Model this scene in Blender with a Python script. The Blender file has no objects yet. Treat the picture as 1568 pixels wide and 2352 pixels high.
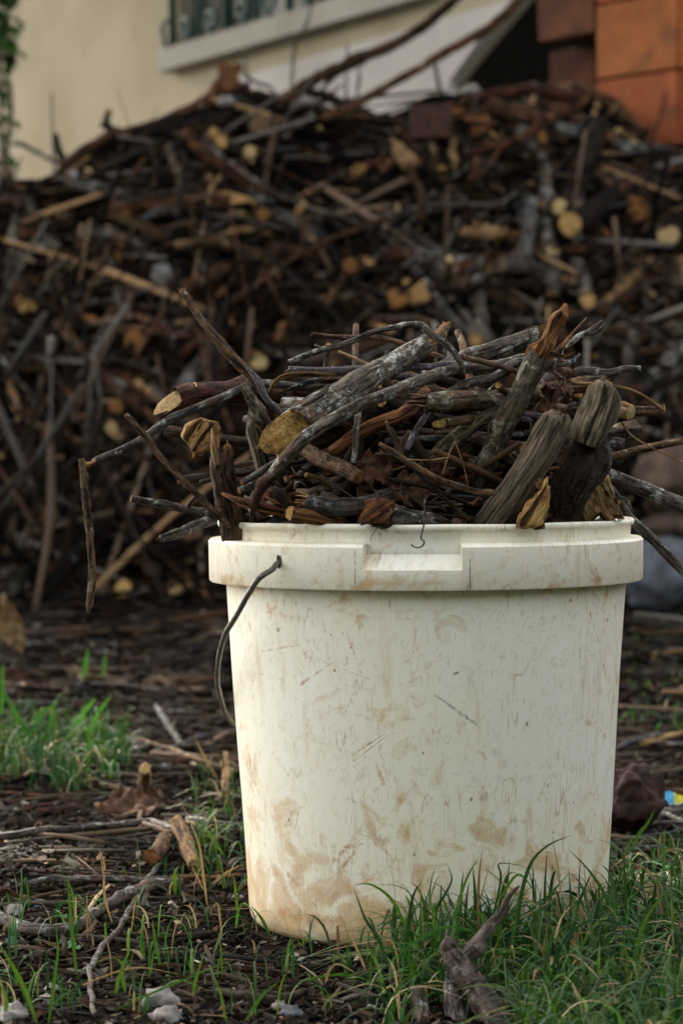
import bpy, math, random
from mathutils import Vector, noise as mn
rnd = random.Random(7)
S = bpy.context.scene
COL = S.collection
PI = math.pi
# ------------------------------------------------------------------ camera
CH, F, TH = 0.33, 5788.0, math.atan(146/5788.0)
cd = bpy.data.cameras.new('camera'); cam = bpy.data.objects.new('camera', cd); COL.objects.link(cam)
cam.location = (0, 0, CH); cam.rotation_euler = (PI/2-TH, 0, 0)
cd.sensor_fit = 'HORIZONTAL'; cd.sensor_width = 14.9; cd.lens = 14.9*F/1568
cd.clip_start = 0.05; cd.clip_end = 300
cd.dof.use_dof = True; cd.dof.focus_distance = 1.66; cd.dof.aperture_fstop = 7.1; cd.dof.aperture_blades = 7
S.camera = cam
# ------------------------------------------------------------------ light
SUN_EL, SUN_AZ = math.radians(40), math.radians(-28)     # azimuth from +y towards +x: behind the house, a little left
SD = Vector((math.cos(SUN_EL)*math.sin(SUN_AZ), math.cos(SUN_EL)*math.cos(SUN_AZ), math.sin(SUN_EL)))
w = bpy.data.worlds.new('World'); S.world = w; w.use_nodes = True
nt = w.node_tree; bg = nt.nodes['Background']
sky = nt.nodes.new('ShaderNodeTexSky'); sky.sky_type = 'NISHITA'; sky.sun_disc = False
sky.sun_elevation = SUN_EL; sky.sun_rotation = SUN_AZ
sky.air_density = .55; sky.dust_density = 3.0; sky.ozone_density = 0.4
hs_ = nt.nodes.new('ShaderNodeHueSaturation'); hs_.inputs['Saturation'].default_value = .42       # thin high haze: a paler, less blue sky
mx_ = nt.nodes.new('ShaderNodeMix'); mx_.data_type = 'RGBA'; mx_.blend_type = 'MULTIPLY'; mx_.inputs[0].default_value = 1; mx_.inputs[7].default_value = (1.0, .95, .84, 1)
nt.links.new(sky.outputs[0], hs_.inputs['Color']); nt.links.new(hs_.outputs[0], mx_.inputs[6]); nt.links.new(mx_.outputs[2], bg.inputs[0]); bg.inputs[1].default_value = 0.12
sl = bpy.data.lights.new('sun', 'SUN'); sl.energy = 3.4; sl.angle = math.radians(0.53); sl.color = (1, .92, .78)
so = bpy.data.objects.new('sun', sl); COL.objects.link(so)
so.rotation_euler = SD.to_track_quat('Z', 'Y').to_euler(); so.location = SD*30
S.view_settings.view_transform = 'Standard'; S.view_settings.look = 'None'
S.view_settings.exposure = 3.25; S.view_settings.gamma = 1.0
S.cycles.max_bounces = 8; S.cycles.transparent_max_bounces = 8

# ------------------------------------------------------------------ helpers
CT, ST = math.cos(TH), math.sin(TH)
def P(px, py, D):
    u = px-784; v = 1176-py
    y = F*CT+v*ST; z = v*CT-F*ST; s = D/y
    return Vector((u*s, D, CH+z*s))
def gh(x, y):
    d = math.hypot(x-0.06, y-1.75)
    k = min(1, max(0, (d-0.15)/0.2))
    h = 0.012*mn.noise(Vector((x*3, y*3, 1)))+0.004*mn.noise(Vector((x*14, y*14, 5)))
    return h*k
def G(px, py, lift=0.0):
    u = px-784; v = 1176-py
    y = F*CT+v*ST; z = v*CT-F*ST
    t = (CH-lift)/(-z); x, yy = u*t, y*t
    for _ in range(2):
        h = gh(x, yy); t = (CH-lift-h)/(-z); x, yy = u*t, y*t
    return Vector((x, yy, gh(x, yy)+lift))
class MB:
    def __init__(s): s.v = []; s.f = []; s.sc = []; s.col = []; s.m = []
    def add(s, vs, fs, sc=None, col=None, mi=0):
        b = len(s.v); s.v += [tuple(p) for p in vs]
        s.f += [tuple(i+b for i in f) for f in fs]
        s.sc += ([tuple(p) for p in sc] if sc else [tuple(p) for p in vs])
        s.col += [(col or (1, 1, 1))]*len(vs)
        s.m += [mi]*len(fs)
    def build(s, name, mats, parent=None, loc=None, smooth=True):
        me = bpy.data.meshes.new(name)
        o0 = Vector(loc) if loc is not None else Vector((0, 0, 0))
        vs = [(a-o0.x, b-o0.y, c-o0.z) for a, b, c in s.v] if loc is not None else s.v
        me.from_pydata(vs, [], s.f)
        a = me.attributes.new('sc', 'FLOAT_VECTOR', 'POINT'); a.data.foreach_set('vector', [c for p in s.sc for c in p])
        a = me.attributes.new('col', 'FLOAT_COLOR', 'POINT'); a.data.foreach_set('color', [c for p in s.col for c in (*p, 1)])
        if not isinstance(mats, (list, tuple)): mats = [mats]
        for m in mats: me.materials.append(m)
        if len(mats) > 1: me.polygons.foreach_set('material_index', s.m)
        if smooth: me.polygons.foreach_set('use_smooth', [True]*len(me.polygons))
        me.update()
        o = bpy.data.objects.new(name, me); COL.objects.link(o)
        if loc is not None and parent is None: o.location = loc
        if parent is not None: o.parent = parent
        return o
def tag(o, label=None, cat=None, group=None, kind=None):
    if label: o['label'] = label
    if cat: o['category'] = cat
    if group: o['group'] = group
    if kind: o['kind'] = kind
    return o
def empty(name, loc):
    o = bpy.data.objects.new(name, None); COL.objects.link(o); o.location = loc; o.empty_display_size = .05
    return o

# ------------------------------------------------------------------ materials
class N:
    def __init__(s, name):
        s.m = bpy.data.materials.new(name); s.m.use_nodes = True; s.t = s.m.node_tree; s.n = s.t.nodes; s.l = s.t.links
        s.b = s.n['Principled BSDF']; s.b.inputs['Specular IOR Level'].default_value = .12
    def new(s, k, **kw):
        n = s.n.new('ShaderNode'+k)
        for a, b in kw.items(): setattr(n, a, b)
        return n
    def put(s, sock, v):
        if isinstance(v, bpy.types.NodeSocket): s.l.new(v, sock)
        else: sock.default_value = v
    def math(s, op, a, b=0.0, c=None, clamp=False):
        n = s.new('Math', operation=op); n.use_clamp = clamp; s.put(n.inputs[0], a); s.put(n.inputs[1], b)
        if c is not None: s.put(n.inputs[2], c)
        return n.outputs[0]
    def attr(s, name='sc'):
        return s.new('Attribute', attribute_name=name).outputs['Vector' if name == 'sc' else 'Color']
    def scale(s, v, xyz, loc=(0, 0, 0), rot=(0, 0, 0)):
        n = s.new('Mapping'); s.l.new(v, n.inputs[0]); n.inputs['Scale'].default_value = xyz
        n.inputs['Location'].default_value = loc; n.inputs['Rotation'].default_value = rot; return n.outputs[0]
    def noise(s, v, sc, det=4, rough=.55, dist=0):
        n = s.new('TexNoise'); s.l.new(v, n.inputs['Vector']); n.inputs['Scale'].default_value = sc
        n.inputs['Detail'].default_value = det; n.inputs['Roughness'].default_value = rough; n.inputs['Distortion'].default_value = dist
        return n.outputs[0]
    def ramp(s, f, stops, mode='LINEAR'):
        n = s.new('ValToRGB'); n.color_ramp.interpolation = mode; s.l.new(f, n.inputs[0]); e = n.color_ramp.elements
        while len(e) < len(stops): e.new(1)
        for i, (p, c) in enumerate(stops):
            e[i].position = p; e[i].color = (c, c, c, 1) if isinstance(c, (int, float)) else (*c, 1)
        return n.outputs[0]
    def mix(s, f, a, b, bt='MIX'):
        n = s.new('Mix', data_type='RGBA', blend_type=bt)
        s.put(n.inputs[0], f)
        for k, v in ((6, a), (7, b)):
            s.put(n.inputs[k], (*v, 1) if isinstance(v, tuple) else v)
        return n.outputs[2]
    def bump(s, h, st=.5, d=.002):
        n = s.new('Bump'); n.inputs['Strength'].default_value = st; n.inputs['Distance'].default_value = d
        s.l.new(h, n.inputs['Height']); s.l.new(n.outputs[0], s.b.inputs['Normal'])
    def base(s, c, rough=.8): s.put(s.b.inputs['Base Color'], (*c, 1) if isinstance(c, tuple) else c); s.put(s.b.inputs['Roughness'], rough)
    def vary(s, c, lo=.6, hi=1.35, hue=.02):
        oi = s.new('ObjectInfo').outputs['Random']
        h = s.new('HueSaturation'); s.l.new(c, h.inputs['Color'])
        s.l.new(s.math('MULTIPLY_ADD', oi, hi-lo, lo), h.inputs['Value'])
        r2 = s.math('FRACT', s.math('MULTIPLY', oi, 7.31))
        s.l.new(s.math('MULTIPLY_ADD', r2, hue*2, .5-hue), h.inputs['Hue'])
        return h.outputs[0]
    def rcoord(s, v):
        oi = s.new('ObjectInfo').outputs['Random']; c = s.new('CombineXYZ')
        s.l.new(s.math('MULTIPLY', oi, 13.7), c.inputs[2]); s.l.new(s.math('MULTIPLY', oi, 3.1), c.inputs[0])
        a = s.new('VectorMath', operation='ADD'); s.l.new(v, a.inputs[0]); s.l.new(c.outputs[0], a.inputs[1]); return a.outputs[0]

def bark(name, dark, light, lich=(.34, .37, .36), amount=.5, k=1.0, rough=.75, lo=.7, hi=1.3, warm=(.14, .058, .022), grain=.35):
    m = N(name); c = m.rcoord(m.attr()); cs = m.scale(c, (1, 1, grain))
    a = m.noise(cs, 230*k, 6, .75); b = m.noise(c, 75*k, 6, .78, .3); d = m.noise(c, 38*k, 4, .7)
    col = m.ramp(a, [(.38, dark), (.62, light)])
    col = m.mix(m.ramp(d, [(.56, 0.0), (.66, .5)]), col, warm)
    ring = m.noise(m.scale(c, (1, 1, 7)), 50*k, 3, .6)
    col = m.mix(m.ramp(ring, [(.60, 0.0), (.68, .6)]), col, tuple(x*.35 for x in dark))
    sp = m.noise(c, 480*k, 3, .7)
    lf = m.math('MULTIPLY', m.ramp(b, [(.62-.16*amount, 0.0), (.68-.16*amount, 1.0)]), m.ramp(sp, [(.36, .25), (.56, 1.0)]))
    col = m.mix(lf, col, lich)
    cr = m.noise(m.scale(c, (1, 1, .14)), 380*k, 3, .6)
    col = m.mix(m.ramp(cr, [(.37, .85), (.47, 0.0)]), col, tuple(x*.25 for x in dark))
    m.base(m.vary(col, lo, hi, .008), rough)
    m.bump(m.math('ADD', a, m.math('ADD', m.math('MULTIPLY', cr, .8), m.math('MULTIPLY', ring, .6))), 1.0, .0022/k)
    return m.m
def woodcut(name, a, b, ring=210, lo=.8, hi=1.2, dark=(.08, .036, .015)):
    m = N(name); c = m.rcoord(m.attr()); n1 = m.noise(c, 260, 6, .8, .6); n2 = m.noise(c, 95, 5, .75)
    wv = m.new('TexWave', wave_type='RINGS', rings_direction='Z'); m.l.new(m.attr(), wv.inputs[0]); wv.inputs['Scale'].default_value = ring
    wv.inputs['Distortion'].default_value = 2.5; wv.inputs['Detail'].default_value = 3; wv.inputs['Detail Scale'].default_value = 60
    col = m.ramp(n1, [(.36, tuple(x*.55 for x in a)), (.5, a), (.64, b)]); col = m.mix(m.math('MULTIPLY', wv.outputs[1], .42), col, dark)
    col = m.mix(m.ramp(n2, [(.54, 0.0), (.62, .8)]), col, dark)
    m.base(m.vary(col, lo, hi, .008), .85); m.bump(m.math('ADD', n1, m.math('MULTIPLY', wv.outputs[1], .5)), .6, .0018); return m.m
def grainwood(name, a, b, dark, lo=.8, hi=1.2):
    m = N(name); c = m.rcoord(m.attr()); g = m.noise(m.scale(c, (1, 1, .12)), 400, 6, .75); h = m.noise(m.scale(c, (1, 1, .3)), 85, 5, .75, .5)
    col = m.ramp(g, [(.38, a), (.60, b)]); col = m.mix(m.ramp(h, [(.50, 0.0), (.60, .85)]), col, dark)
    cr = m.noise(m.scale(c, (1, 1, .05)), 240, 3); col = m.mix(m.ramp(cr, [(.39, .95), (.45, 0.0)]), col, tuple(x*.2 for x in dark))
    m.base(m.vary(col, lo, hi, .008), .85); m.bump(m.math('ADD', g, m.math('MULTIPLY', cr, 2.0)), 1.0, .003); return m.m
M = {}
M['lichen'] = bark('bark_lichen', (.016, .012, .009), (.135, .112, .086), (.38, .395, .36), .55, rough=.7)
M['grey'] = bark('bark_grey', (.012, .010, .009), (.115, .10, .085), (.32, .33, .32), .45, rough=.65)
M['brown'] = bark('bark_brown', (.014, .008, .005), (.16, .095, .052), (.30, .255, .18), .3)
M['dark'] = bark('bark_dark', (.006, .004, .003), (.045, .029, .02), (.14, .13, .11), .25)
M['red'] = bark('bark_red', (.014, .006, .004), (.10, .043, .026), (.20, .15, .11), .2)
M['purple'] = bark('bark_purple', (.018, .013, .015), (.10, .078, .088), (.24, .24, .25), .4, rough=.5)
M['olive'] = bark('bark_olive', (.022, .017, .010), (.13, .105, .065), (.30, .29, .21), .55)
M['weathered'] = grainwood('weathered_wood', (.04, .030, .020), (.25, .19, .125), (.045, .03, .018))
M['peeled'] = grainwood('peeled_wood', (.17, .095, .04), (.40, .27, .13), (.11, .05, .02))
M['fibre'] = grainwood('split_fibre', (.24, .115, .035), (.50, .31, .12), (.12, .05, .018))
M['rust'] = grainwood('rotten_wood', (.08, .030, .012), (.26, .12, .045), (.04, .018, .010))
M['cut'] = woodcut('cut_wood', (.46, .27, .09), (.68, .48, .22))
M['cutbig'] = woodcut('cut_wood_cracked', (.46, .25, .06), (.78, .60, .30), ring=240, dark=(.05, .025, .012))
M['cutorange'] = woodcut('cut_wood_orange', (.22, .10, .03), (.42, .22, .075))
M['cutpale'] = woodcut('cut_wood_pale', (.48, .34, .15), (.64, .50, .28), dark=(.30, .18, .08))
M['cutgrey'] = woodcut('cut_wood_old', (.16, .10, .06), (.34, .24, .15))
# pile versions: the same woods seen far off, coarser bark
for k_, v_ in dict(pgrey=((.002, .0016, .0013), (.13, .108, .084), (.34, .33, .295), .46), pbrown=((.0015, .001, .0006), (.11, .056, .024), (.25, .17, .10), .25),
                   pdark=((.001, .0007, .0006), (.018, .011, .007), (.06, .05, .04), .12), pred=((.0025, .001, .0007), (.13, .052, .021), (.20, .13, .08), .15),
                   pblue=((.004, .0035, .003), (.16, .15, .135), (.40, .40, .375), .45)).items():
    M[k_] = bark('pile_'+k_, v_[0], v_[1], v_[2], v_[3], k=.35, lo=.65, hi=1.35)
M['ppeeled'] = grainwood('pile_peeled', (.16, .09, .04), (.36, .23, .11), (.10, .05, .02))

def simple(name, a, b, sc=40, rough=.8, st=.4, d=.002, spec=.3, det=5):
    m = N(name); c = m.new('TexCoord').outputs['Object']; n1 = m.noise(c, sc, det, .6)
    m.base(m.vary(m.ramp(n1, [(.3, a), (.7, b)]), .85, 1.15, .005), rough); m.bump(n1, st, d); m.b.inputs['Specular IOR Level'].default_value = spec
    return m.m
def colmat(name, rough=.8, trans=0.0, spec=.3, var=.5):
    m = N(name); c = m.attr('col'); p = m.new('TexCoord').outputs['Object']; n1 = m.noise(p, 500, 3)
    v = m.ramp(n1, [(.3, 1-var*.6), (.7, 1+var*.4)]); cc = m.mix(1.0, c, v, 'MULTIPLY')
    m.base(cc, rough); m.b.inputs['Specular IOR Level'].default_value = spec
    if trans:
        t = m.new('BsdfTranslucent'); m.l.new(cc, t.inputs[0]); mx = m.new('MixShader'); mx.inputs[0].default_value = trans
        m.l.new(m.b.outputs[0], mx.inputs[1]); m.l.new(t.outputs[0], mx.inputs[2]); m.l.new(mx.outputs[0], m.n['Material Output'].inputs[0])
    return m.m
M['chips'] = colmat('chips', .85, 0, .06); M['grass'] = colmat('grass_blades', .5, .3, .3, .4); M['leafgreen'] = colmat('vine_leaves', .65, .3, .15)
M['dryleaf'] = simple('dry_leaf', (.018, .008, .004), (.105, .042, .016), 90, .75, .8, .002)
M['stone'] = simple('quartz_stone', (.05, .042, .036), (.29, .265, .25), 60, .7, .8, .004)
M['stonegrey'] = simple('grey_stone', (.03, .032, .036), (.12, .13, .15), 25, .8, .8, .01)
M['stonebrown'] = simple('brown_stone', (.025, .015, .01), (.11, .07, .045), 18, .85, .8, .01)
M['wire'] = simple('wire_steel', (.05, .05, .04), (.16, .15, .12), 300, .45, .3, .0005)
M['iron'] = simple('green_iron', (.005, .028, .022), (.012, .055, .042), 60, .5, .2, .001)
M['soil'] = None

# ------------------------------------------------------------------ shapes
def spline(pts, seg):
    n = len(pts)
    if n == 2: return [pts[0].lerp(pts[1], i/seg) for i in range(seg+1)], [i/seg for i in range(seg+1)]
    out, tt = [], []
    for i in range(n-1):
        p0 = pts[i-1] if i else pts[0]*2-pts[1]; p1, p2 = pts[i], pts[i+1]; p3 = pts[i+2] if i+2 < n else pts[-1]*2-pts[-2]
        for j in range(seg):
            t = j/seg
            out.append(.5*((2*p1)+(p2-p0)*t+(2*p0-5*p1+4*p2-p3)*t*t+(3*p1-p0-3*p2+p3)*t**3)); tt.append((i+t)/(n-1))
    out.append(pts[-1].copy()); tt.append(1.0); return out, tt
def interp(ws, t):
    x = t*(len(ws)-1); i = min(int(x), len(ws)-2) if len(ws) > 1 else 0
    return ws[i]+(ws[i+1]-ws[i])*(x-i) if len(ws) > 1 else ws[0]
def tube(mb, pts, radii, n=10, rough=.1, seed=0, seg=6, sh0=None, sh1=None, knots=0, flat=1.0, wob=0.0, cap=True):
    """sh0/sh1: vectors; each end ring is sheared along the axis by offset.sh (an oblique saw or axe cut). Returns the two end rings."""
    pts = [Vector(p) for p in pts]; sp, tt = spline(pts, seg); r_ = random.Random(seed)
    L = 0; Ls = [0]
    for a, b in zip(sp, sp[1:]): L += (b-a).length; Ls.append(L)
    if wob: sp = [p+Vector((mn.noise(p*35+Vector((seed, 0, 0))), mn.noise(p*35+Vector((0, seed, 0))), mn.noise(p*35+Vector((0, 0, seed)))))*wob for p in sp]
    tan = [(sp[min(i+1, len(sp)-1)]-sp[max(i-1, 0)]).normalized() for i in range(len(sp))]
    up = Vector((.13, .2, 1)) if abs(tan[0].z) < .9 else Vector((1, .1, 0))
    nx = tan[0].cross(up).normalized(); kn = [(r_.random()*.9+.05, r_.random()*2*PI, .25+.35*r_.random()) for _ in range(knots)]
    vs, fs, sc, rings = [], [], [], []
    R0 = sum(radii)/len(radii)
    for i, p in enumerate(sp):
        t = tan[i]; nx = (nx-t*nx.dot(t)).normalized(); ny = t.cross(nx); r = interp(radii, tt[i]); ring = []
        sh = sh0 if i == 0 else sh1 if i == len(sp)-1 else None
        for k in range(n):
            a = 2*PI*k/n; ca, sa = math.cos(a), math.sin(a)
            q = Vector((ca*1.6, sa*1.6, Ls[i]/max(R0, 1e-5)*.45+seed*3.1))
            rr = r*(1+rough*(mn.noise(q)*1.4+mn.noise(q*2.7)*.8))
            for kt, ka, kh in kn:
                dl = (Ls[i]-kt*L)/(R0*1.4); da = math.cos(a-ka)
                if abs(dl) < 2.2 and da > 0: rr += r*kh*math.exp(-dl*dl)*da**4
            off = nx*ca*rr+ny*sa*rr*flat
            if sh is not None: off = off+t*off.dot(Vector(sh))
            ring.append(len(vs)); vs.append(p+off); sc.append((ca*r, sa*r, Ls[i]))
        rings.append(ring)
    for a, b in zip(rings, rings[1:]):
        for k in range(n): fs.append((a[k], a[(k+1) % n], b[(k+1) % n], b[k]))
    if cap: fs.append(tuple(reversed(rings[0]))); fs.append(tuple(rings[-1]))
    mb.add(vs, fs, sc)
    r0 = [vs[k] for k in rings[0]]; r1 = [vs[k] for k in rings[-1]]
    return r0, r1, -tan[0], tan[-1], L
def endface(mb, ring, out, seed=0, rough=.12):
    """a rough sawn or broken face a hair proud of the end ring"""
    n = len(ring); c = sum(ring, Vector())/n; R = sum((p-c).length for p in ring)/n; vs = []; sc = []
    a = (ring[0]-c).normalized(); nn = (ring[0]-c).cross(ring[n//4]-c).normalized()
    if nn.dot(out) < 0: nn = -nn
    b = nn.cross(a)
    rr = [(1.0, .0), (.93, .06), (.6, .08), (.3, .08)]
    for f_, h in rr:
        for p in ring:
            q = c+(p-c)*f_; z = h*R*.6+(0 if f_ == 1 else rough*R*mn.noise(q*(.9/R)+Vector((seed, 0, 0)))); vs.append(q+nn*z+out*R*.002)
    vs.append(c+nn*R*.05)
    fs = []
    flip = ((ring[1]-ring[0]).cross(c-ring[0])).dot(out) < 0
    for k in range(len(rr)-1):
        for i in range(n):
            j = (i+1) % n; q = (k*n+i, k*n+j, (k+1)*n+j, (k+1)*n+i); fs.append(q[::-1] if flip else q)
    k = (len(rr)-1)*n
    for i in range(n):
        q = (k+i, k+(i+1) % n, len(vs)-1); fs.append(q[::-1] if flip else q)
    for p in vs: d = p-c; sc.append((d.dot(a), d.dot(b), .0))
    mb.add(vs, fs, sc)
def splinters(mb, ring, out, n=9, ln=2.0, seed=0):
    r_ = random.Random(seed); m_ = len(ring); c = sum(ring, Vector())/m_; R = sum((p-c).length for p in ring)/m_
    out = out.normalized()
    for i in range(n):
        p = c.lerp(ring[r_.randrange(m_)], r_.random()**.5*.85); w_ = R*(.18+.3*r_.random()); L = R*ln*(.35+r_.random())
        d = (out+Vector((r_.gauss(0, .16), r_.gauss(0, .16), r_.gauss(0, .16)))).normalized(); s = d.cross(Vector((.3, .5, .8))).normalized(); q = d.cross(s)
        base = [p-out*R*.6+s*w_*math.cos(a)+q*w_*.5*math.sin(a) for a in (0, 2.1, 4.2)]
        mid = [p+d*L*.55+s*w_*.75*math.cos(a+.3)+q*w_*.4*math.sin(a+.3) for a in (0, 2.1, 4.2)]
        tip = p+d*L
        vs = base+mid+[tip]; fs = [(0, 1, 4, 3), (1, 2, 5, 4), (2, 0, 3, 5), (3, 4, 6), (4, 5, 6), (5, 3, 6)]
        mb.add(vs, fs, [((v-p).dot(s), (v-p).dot(q), (v-p).dot(d)) for v in vs])
def ext(pts, i, L):
    return pts

ALL_LABELS = set()
def stick(name, label, cat, pts, radii, mat, e0='none', e1='none', cm='cut', group=None, seed=None, n=12, rough=.12, knots=2, seg=7, wob=.0015,
          sh0=None, sh1=None, flat=1.0, sprigs=()):
    seed = rnd.randrange(9999) if seed is None else seed
    pts = [Vector(p) for p in pts]; mb = MB(); radii = list(radii)
    if e0 == 'point': radii[0] *= .12
    if e1 == 'point': radii[-1] *= .12
    r0, r1, o0, o1, L = tube(mb, pts, radii, n, rough, seed, seg, sh0, sh1, knots, flat, wob)
    base = min(pts, key=lambda p: p.z); loc = tuple(base)
    root = mb.build(name, M[mat] if isinstance(mat, str) else mat, None, loc)
    tag(root, label, cat, group)
    def child(nm, f, mt):
        b = MB(); f(b); c = b.build(nm, mt, root, loc, smooth=(nm != 'splinters')); return c
    for e, r_, o_, k in ((e0, r0, o0, 0), (e1, r1, o1, 1)):
        if e == 'cut': child('cut_end', lambda b: endface(b, r_, o_, seed+k), M[cm])
        elif e == 'frayed': child('splinters', lambda b: splinters(b, r_, o_, 12, 2.2, seed+k), M[cm])
        elif e == 'stub': child('splinters', lambda b: splinters(b, r_, o_, 7, 1.0, seed+k), M[cm])
    for sp_, sr_ in sprigs:
        b = MB(); tube(b, sp_, sr_, 8, .12, seed+5, 5, knots=1, wob=.0008); b.build('side_twig', M[mat] if isinstance(mat, str) else mat, root, loc)
    return root
def pxs(lst, D, dz=0):
    """points (px, py[, depth]) of the plan; D is the depth where none is given"""
    return [P(p[0], p[1], (p[2] if len(p) > 2 else D)) for p in lst]
def rad(ws, D): return [x*.5*D/F for x in ws]
def blob(mb, c, size, seed, rough=.25, sub=3, rot=0, facet=0.0):
    import bmesh
    bm = bmesh.new(); bmesh.ops.create_icosphere(bm, subdivisions=sub, radius=1); cr, sr = math.cos(rot), math.sin(rot)
    vs = []
    for v in bm.verts:
        p = v.co.copy(); k = 1+rough*(mn.noise(p*1.3+Vector((seed, 0, 0)))*1.3+mn.noise(p*3.1+Vector((0, seed, 0)))*.6)
        if facet:
            cell = mn.cell(p*1.2+Vector((seed*.7, seed, 0))); k *= 1-facet*.3*cell
        p = p*k; p = Vector((p.x*size[0], p.y*size[1], p.z*size[2])); p = Vector((p.x*cr-p.y*sr, p.x*sr+p.y*cr, p.z))
        vs.append(Vector(c)+p)
    fs = [tuple(v.index for v in f.verts) for f in bm.faces]; bm.free(); mb.add(vs, fs)
def chunk(mb, outline, thick, seed, rough=1.0, bev=.82):
    """irregular broken slab: a closed outline of 3D points given real thickness away from its normal"""
    r_ = random.Random(seed); pts = [Vector(p) for p in outline]; c0 = sum(pts, Vector())/len(pts)
    fine = []
    for a, b in zip(pts, pts[1:]+pts[:1]):
        for k in range(4):
            q = a.lerp(b, k/4); jit = (b-a).length*.07*rough
            fine.append(q+Vector((r_.gauss(0, jit), 0, r_.gauss(0, jit))) if k else q)
    n = len(fine); nrm = Vector((0, 0, 0))
    for a, b in zip(pts, pts[1:]+pts[:1]): nrm += (a-c0).cross(b-c0)
    nrm.normalize()
    if nrm.y > 0: nrm = -nrm
    R = sum((p-c0).length for p in fine)/n; vs = []; lv = [(bev, .5), (1, .2), (1, -.35), (.85, -.5)]
    def ring(f, h): return [c0+(p-c0)*f+nrm*(thick*h+R*.10*rough*mn.noise(p*90+Vector((seed, h, f)))) for p in fine]
    layers = [ring(.3, .5), ring(.6, .52)]+[ring(f, h) for f, h in lv]
    for l in layers: vs += l
    vs += [c0+nrm*thick*.5, c0-nrm*thick*.5]; fs = []
    for k in range(len(layers)-1):
        for i in range(n): j = (i+1) % n; fs.append((k*n+i, k*n+j, (k+1)*n+j, (k+1)*n+i))
    for i in range(n):
        j = (i+1) % n; fs.append((j, i, len(vs)-2)); fs.append(((len(layers)-1)*n+i, (len(layers)-1)*n+j, len(vs)-1))
    ax = max(((a-b) for a in pts for b in pts), key=lambda v: v.length).normalized(); sx = ax.cross(nrm)
    mb.add(vs, fs, [((v-c0).dot(sx), (v-c0).dot(nrm), (v-c0).dot(ax)) for v in vs])

# ================================================================== SETTING
# ground: one sheet to the horizon, fine near the camera
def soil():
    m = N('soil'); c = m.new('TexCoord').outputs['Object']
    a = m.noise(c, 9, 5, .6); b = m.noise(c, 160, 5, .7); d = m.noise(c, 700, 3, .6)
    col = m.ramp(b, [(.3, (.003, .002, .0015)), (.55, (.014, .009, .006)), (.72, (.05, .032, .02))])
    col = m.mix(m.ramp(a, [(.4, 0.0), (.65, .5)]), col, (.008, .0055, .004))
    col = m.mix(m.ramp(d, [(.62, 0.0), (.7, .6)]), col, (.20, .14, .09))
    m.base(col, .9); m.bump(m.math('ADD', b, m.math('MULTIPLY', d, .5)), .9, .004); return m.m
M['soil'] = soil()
def axis(lo, hi, st, far):
    a = []; x = lo
    while x < hi: a.append(x); x += st
    a.append(hi); g = st; x = hi; up = []
    while x < far: g *= 1.6; x += g; up.append(x)
    g = st; x = lo; dn = []
    while x > -far: g *= 1.6; x -= g; dn.append(x)
    return dn[::-1]+a+up
xs, ys = axis(-1.0, 1.0, .025, 150), axis(1.2, 6, .03, 150)
mb = MB(); vs = [(x, y, gh(x, y)) for y in ys for x in xs]; nx_ = len(xs)
fs = [(j*nx_+i, j*nx_+i+1, (j+1)*nx_+i+1, (j+1)*nx_+i) for j in range(len(ys)-1) for i in range(nx_-1)]
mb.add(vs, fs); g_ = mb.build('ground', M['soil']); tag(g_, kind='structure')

# house wall, seen very obliquely: its plane runs from far left to near right
def DW(px): return 1/(.09391+3.322e-5*px)
def W(px, py, off=0.0):
    return P(px, py, DW(px))+Vector((-.848, -.529, 0))*off
WU = Vector((.529, -.848, 0)); WN = Vector((-.848, -.529, 0)); W0 = Vector((P(410, 500, 9.3).x, 9.3, 0))
def wp(s, z, off=0.0): return Vector((W0.x+WU.x*s+WN.x*off, W0.y+WU.y*s+WN.y*off, z))
def ws(px): D = DW(px); return (Vector(((px-784)/F*D*1.0, D, 0))-W0).dot(WU)
def wallmat(name, a, b, dirt, am=.5):
    m = N(name); c = m.new('TexCoord').outputs['Object']; n1 = m.noise(c, 2.2, 4, .55); n2 = m.noise(m.scale(c, (1, 1, .35)), 5, 4, .6, .8); n3 = m.noise(c, 180, 3)
    col = m.ramp(n1, [(.35, a), (.65, b)]); col = m.mix(m.ramp(n2, [(.54, 0.0), (.74, am)]), col, dirt)
    m.base(col, .9); m.bump(n3, .3, .003); return m.m
M['render'] = wallmat('beige_render', (.28, .245, .165), (.355, .312, .22), (.25, .17, .075))
M['plinth'] = wallmat('pink_render', (.36, .325, .30), (.43, .40, .37), (.26, .22, .17), .3)
M['sill'] = wallmat('sill_paint', (.27, .25, .21), (.33, .31, .265), (.18, .16, .12), .4)
house = empty('house_wall', wp(0, 0)); tag(house, 'pale beige rendered house wall with a raked right end, behind the brush pile', 'wall')
def slab(mb, quad, off0, off1):
    """quad: list of (s,z); prism between two offsets from the wall plane"""
    n = len(quad); a = [wp(s, z, off1) for s, z in quad]; b = [wp(s-(.5 if off0 < -.25 and s > 1.75 else 0), z, off0) for s, z in quad]
    fs = [tuple(range(n)), tuple(reversed(range(n, 2*n)))]+[(i, n+i, n+(i+1) % n, (i+1) % n) for i in range(n)]
    mb.add(a+b, fs)
sL, sE0 = -30.0, ws(1195)
zE0 = W(1195, 0).z
s2, z2 = ws(1120), W(1120, 90).z; s3, z3 = ws(1050), W(1050, 190).z
slope = (sE0-s2)/(zE0-z2); slope2 = (s2-s3)/(z2-z3)
ZT = 3.6
wz0, wz1, wsr = 1.79, 2.95, 1.62      # window opening
mb = MB(); TK = .3
eT = sE0+slope*(ZT-zE0); eS = s2-slope*(z2-1.0)
slab(mb, [(sL, -.2), (0, -.2), (0, ZT), (sL, ZT)], -TK, 0)
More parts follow.
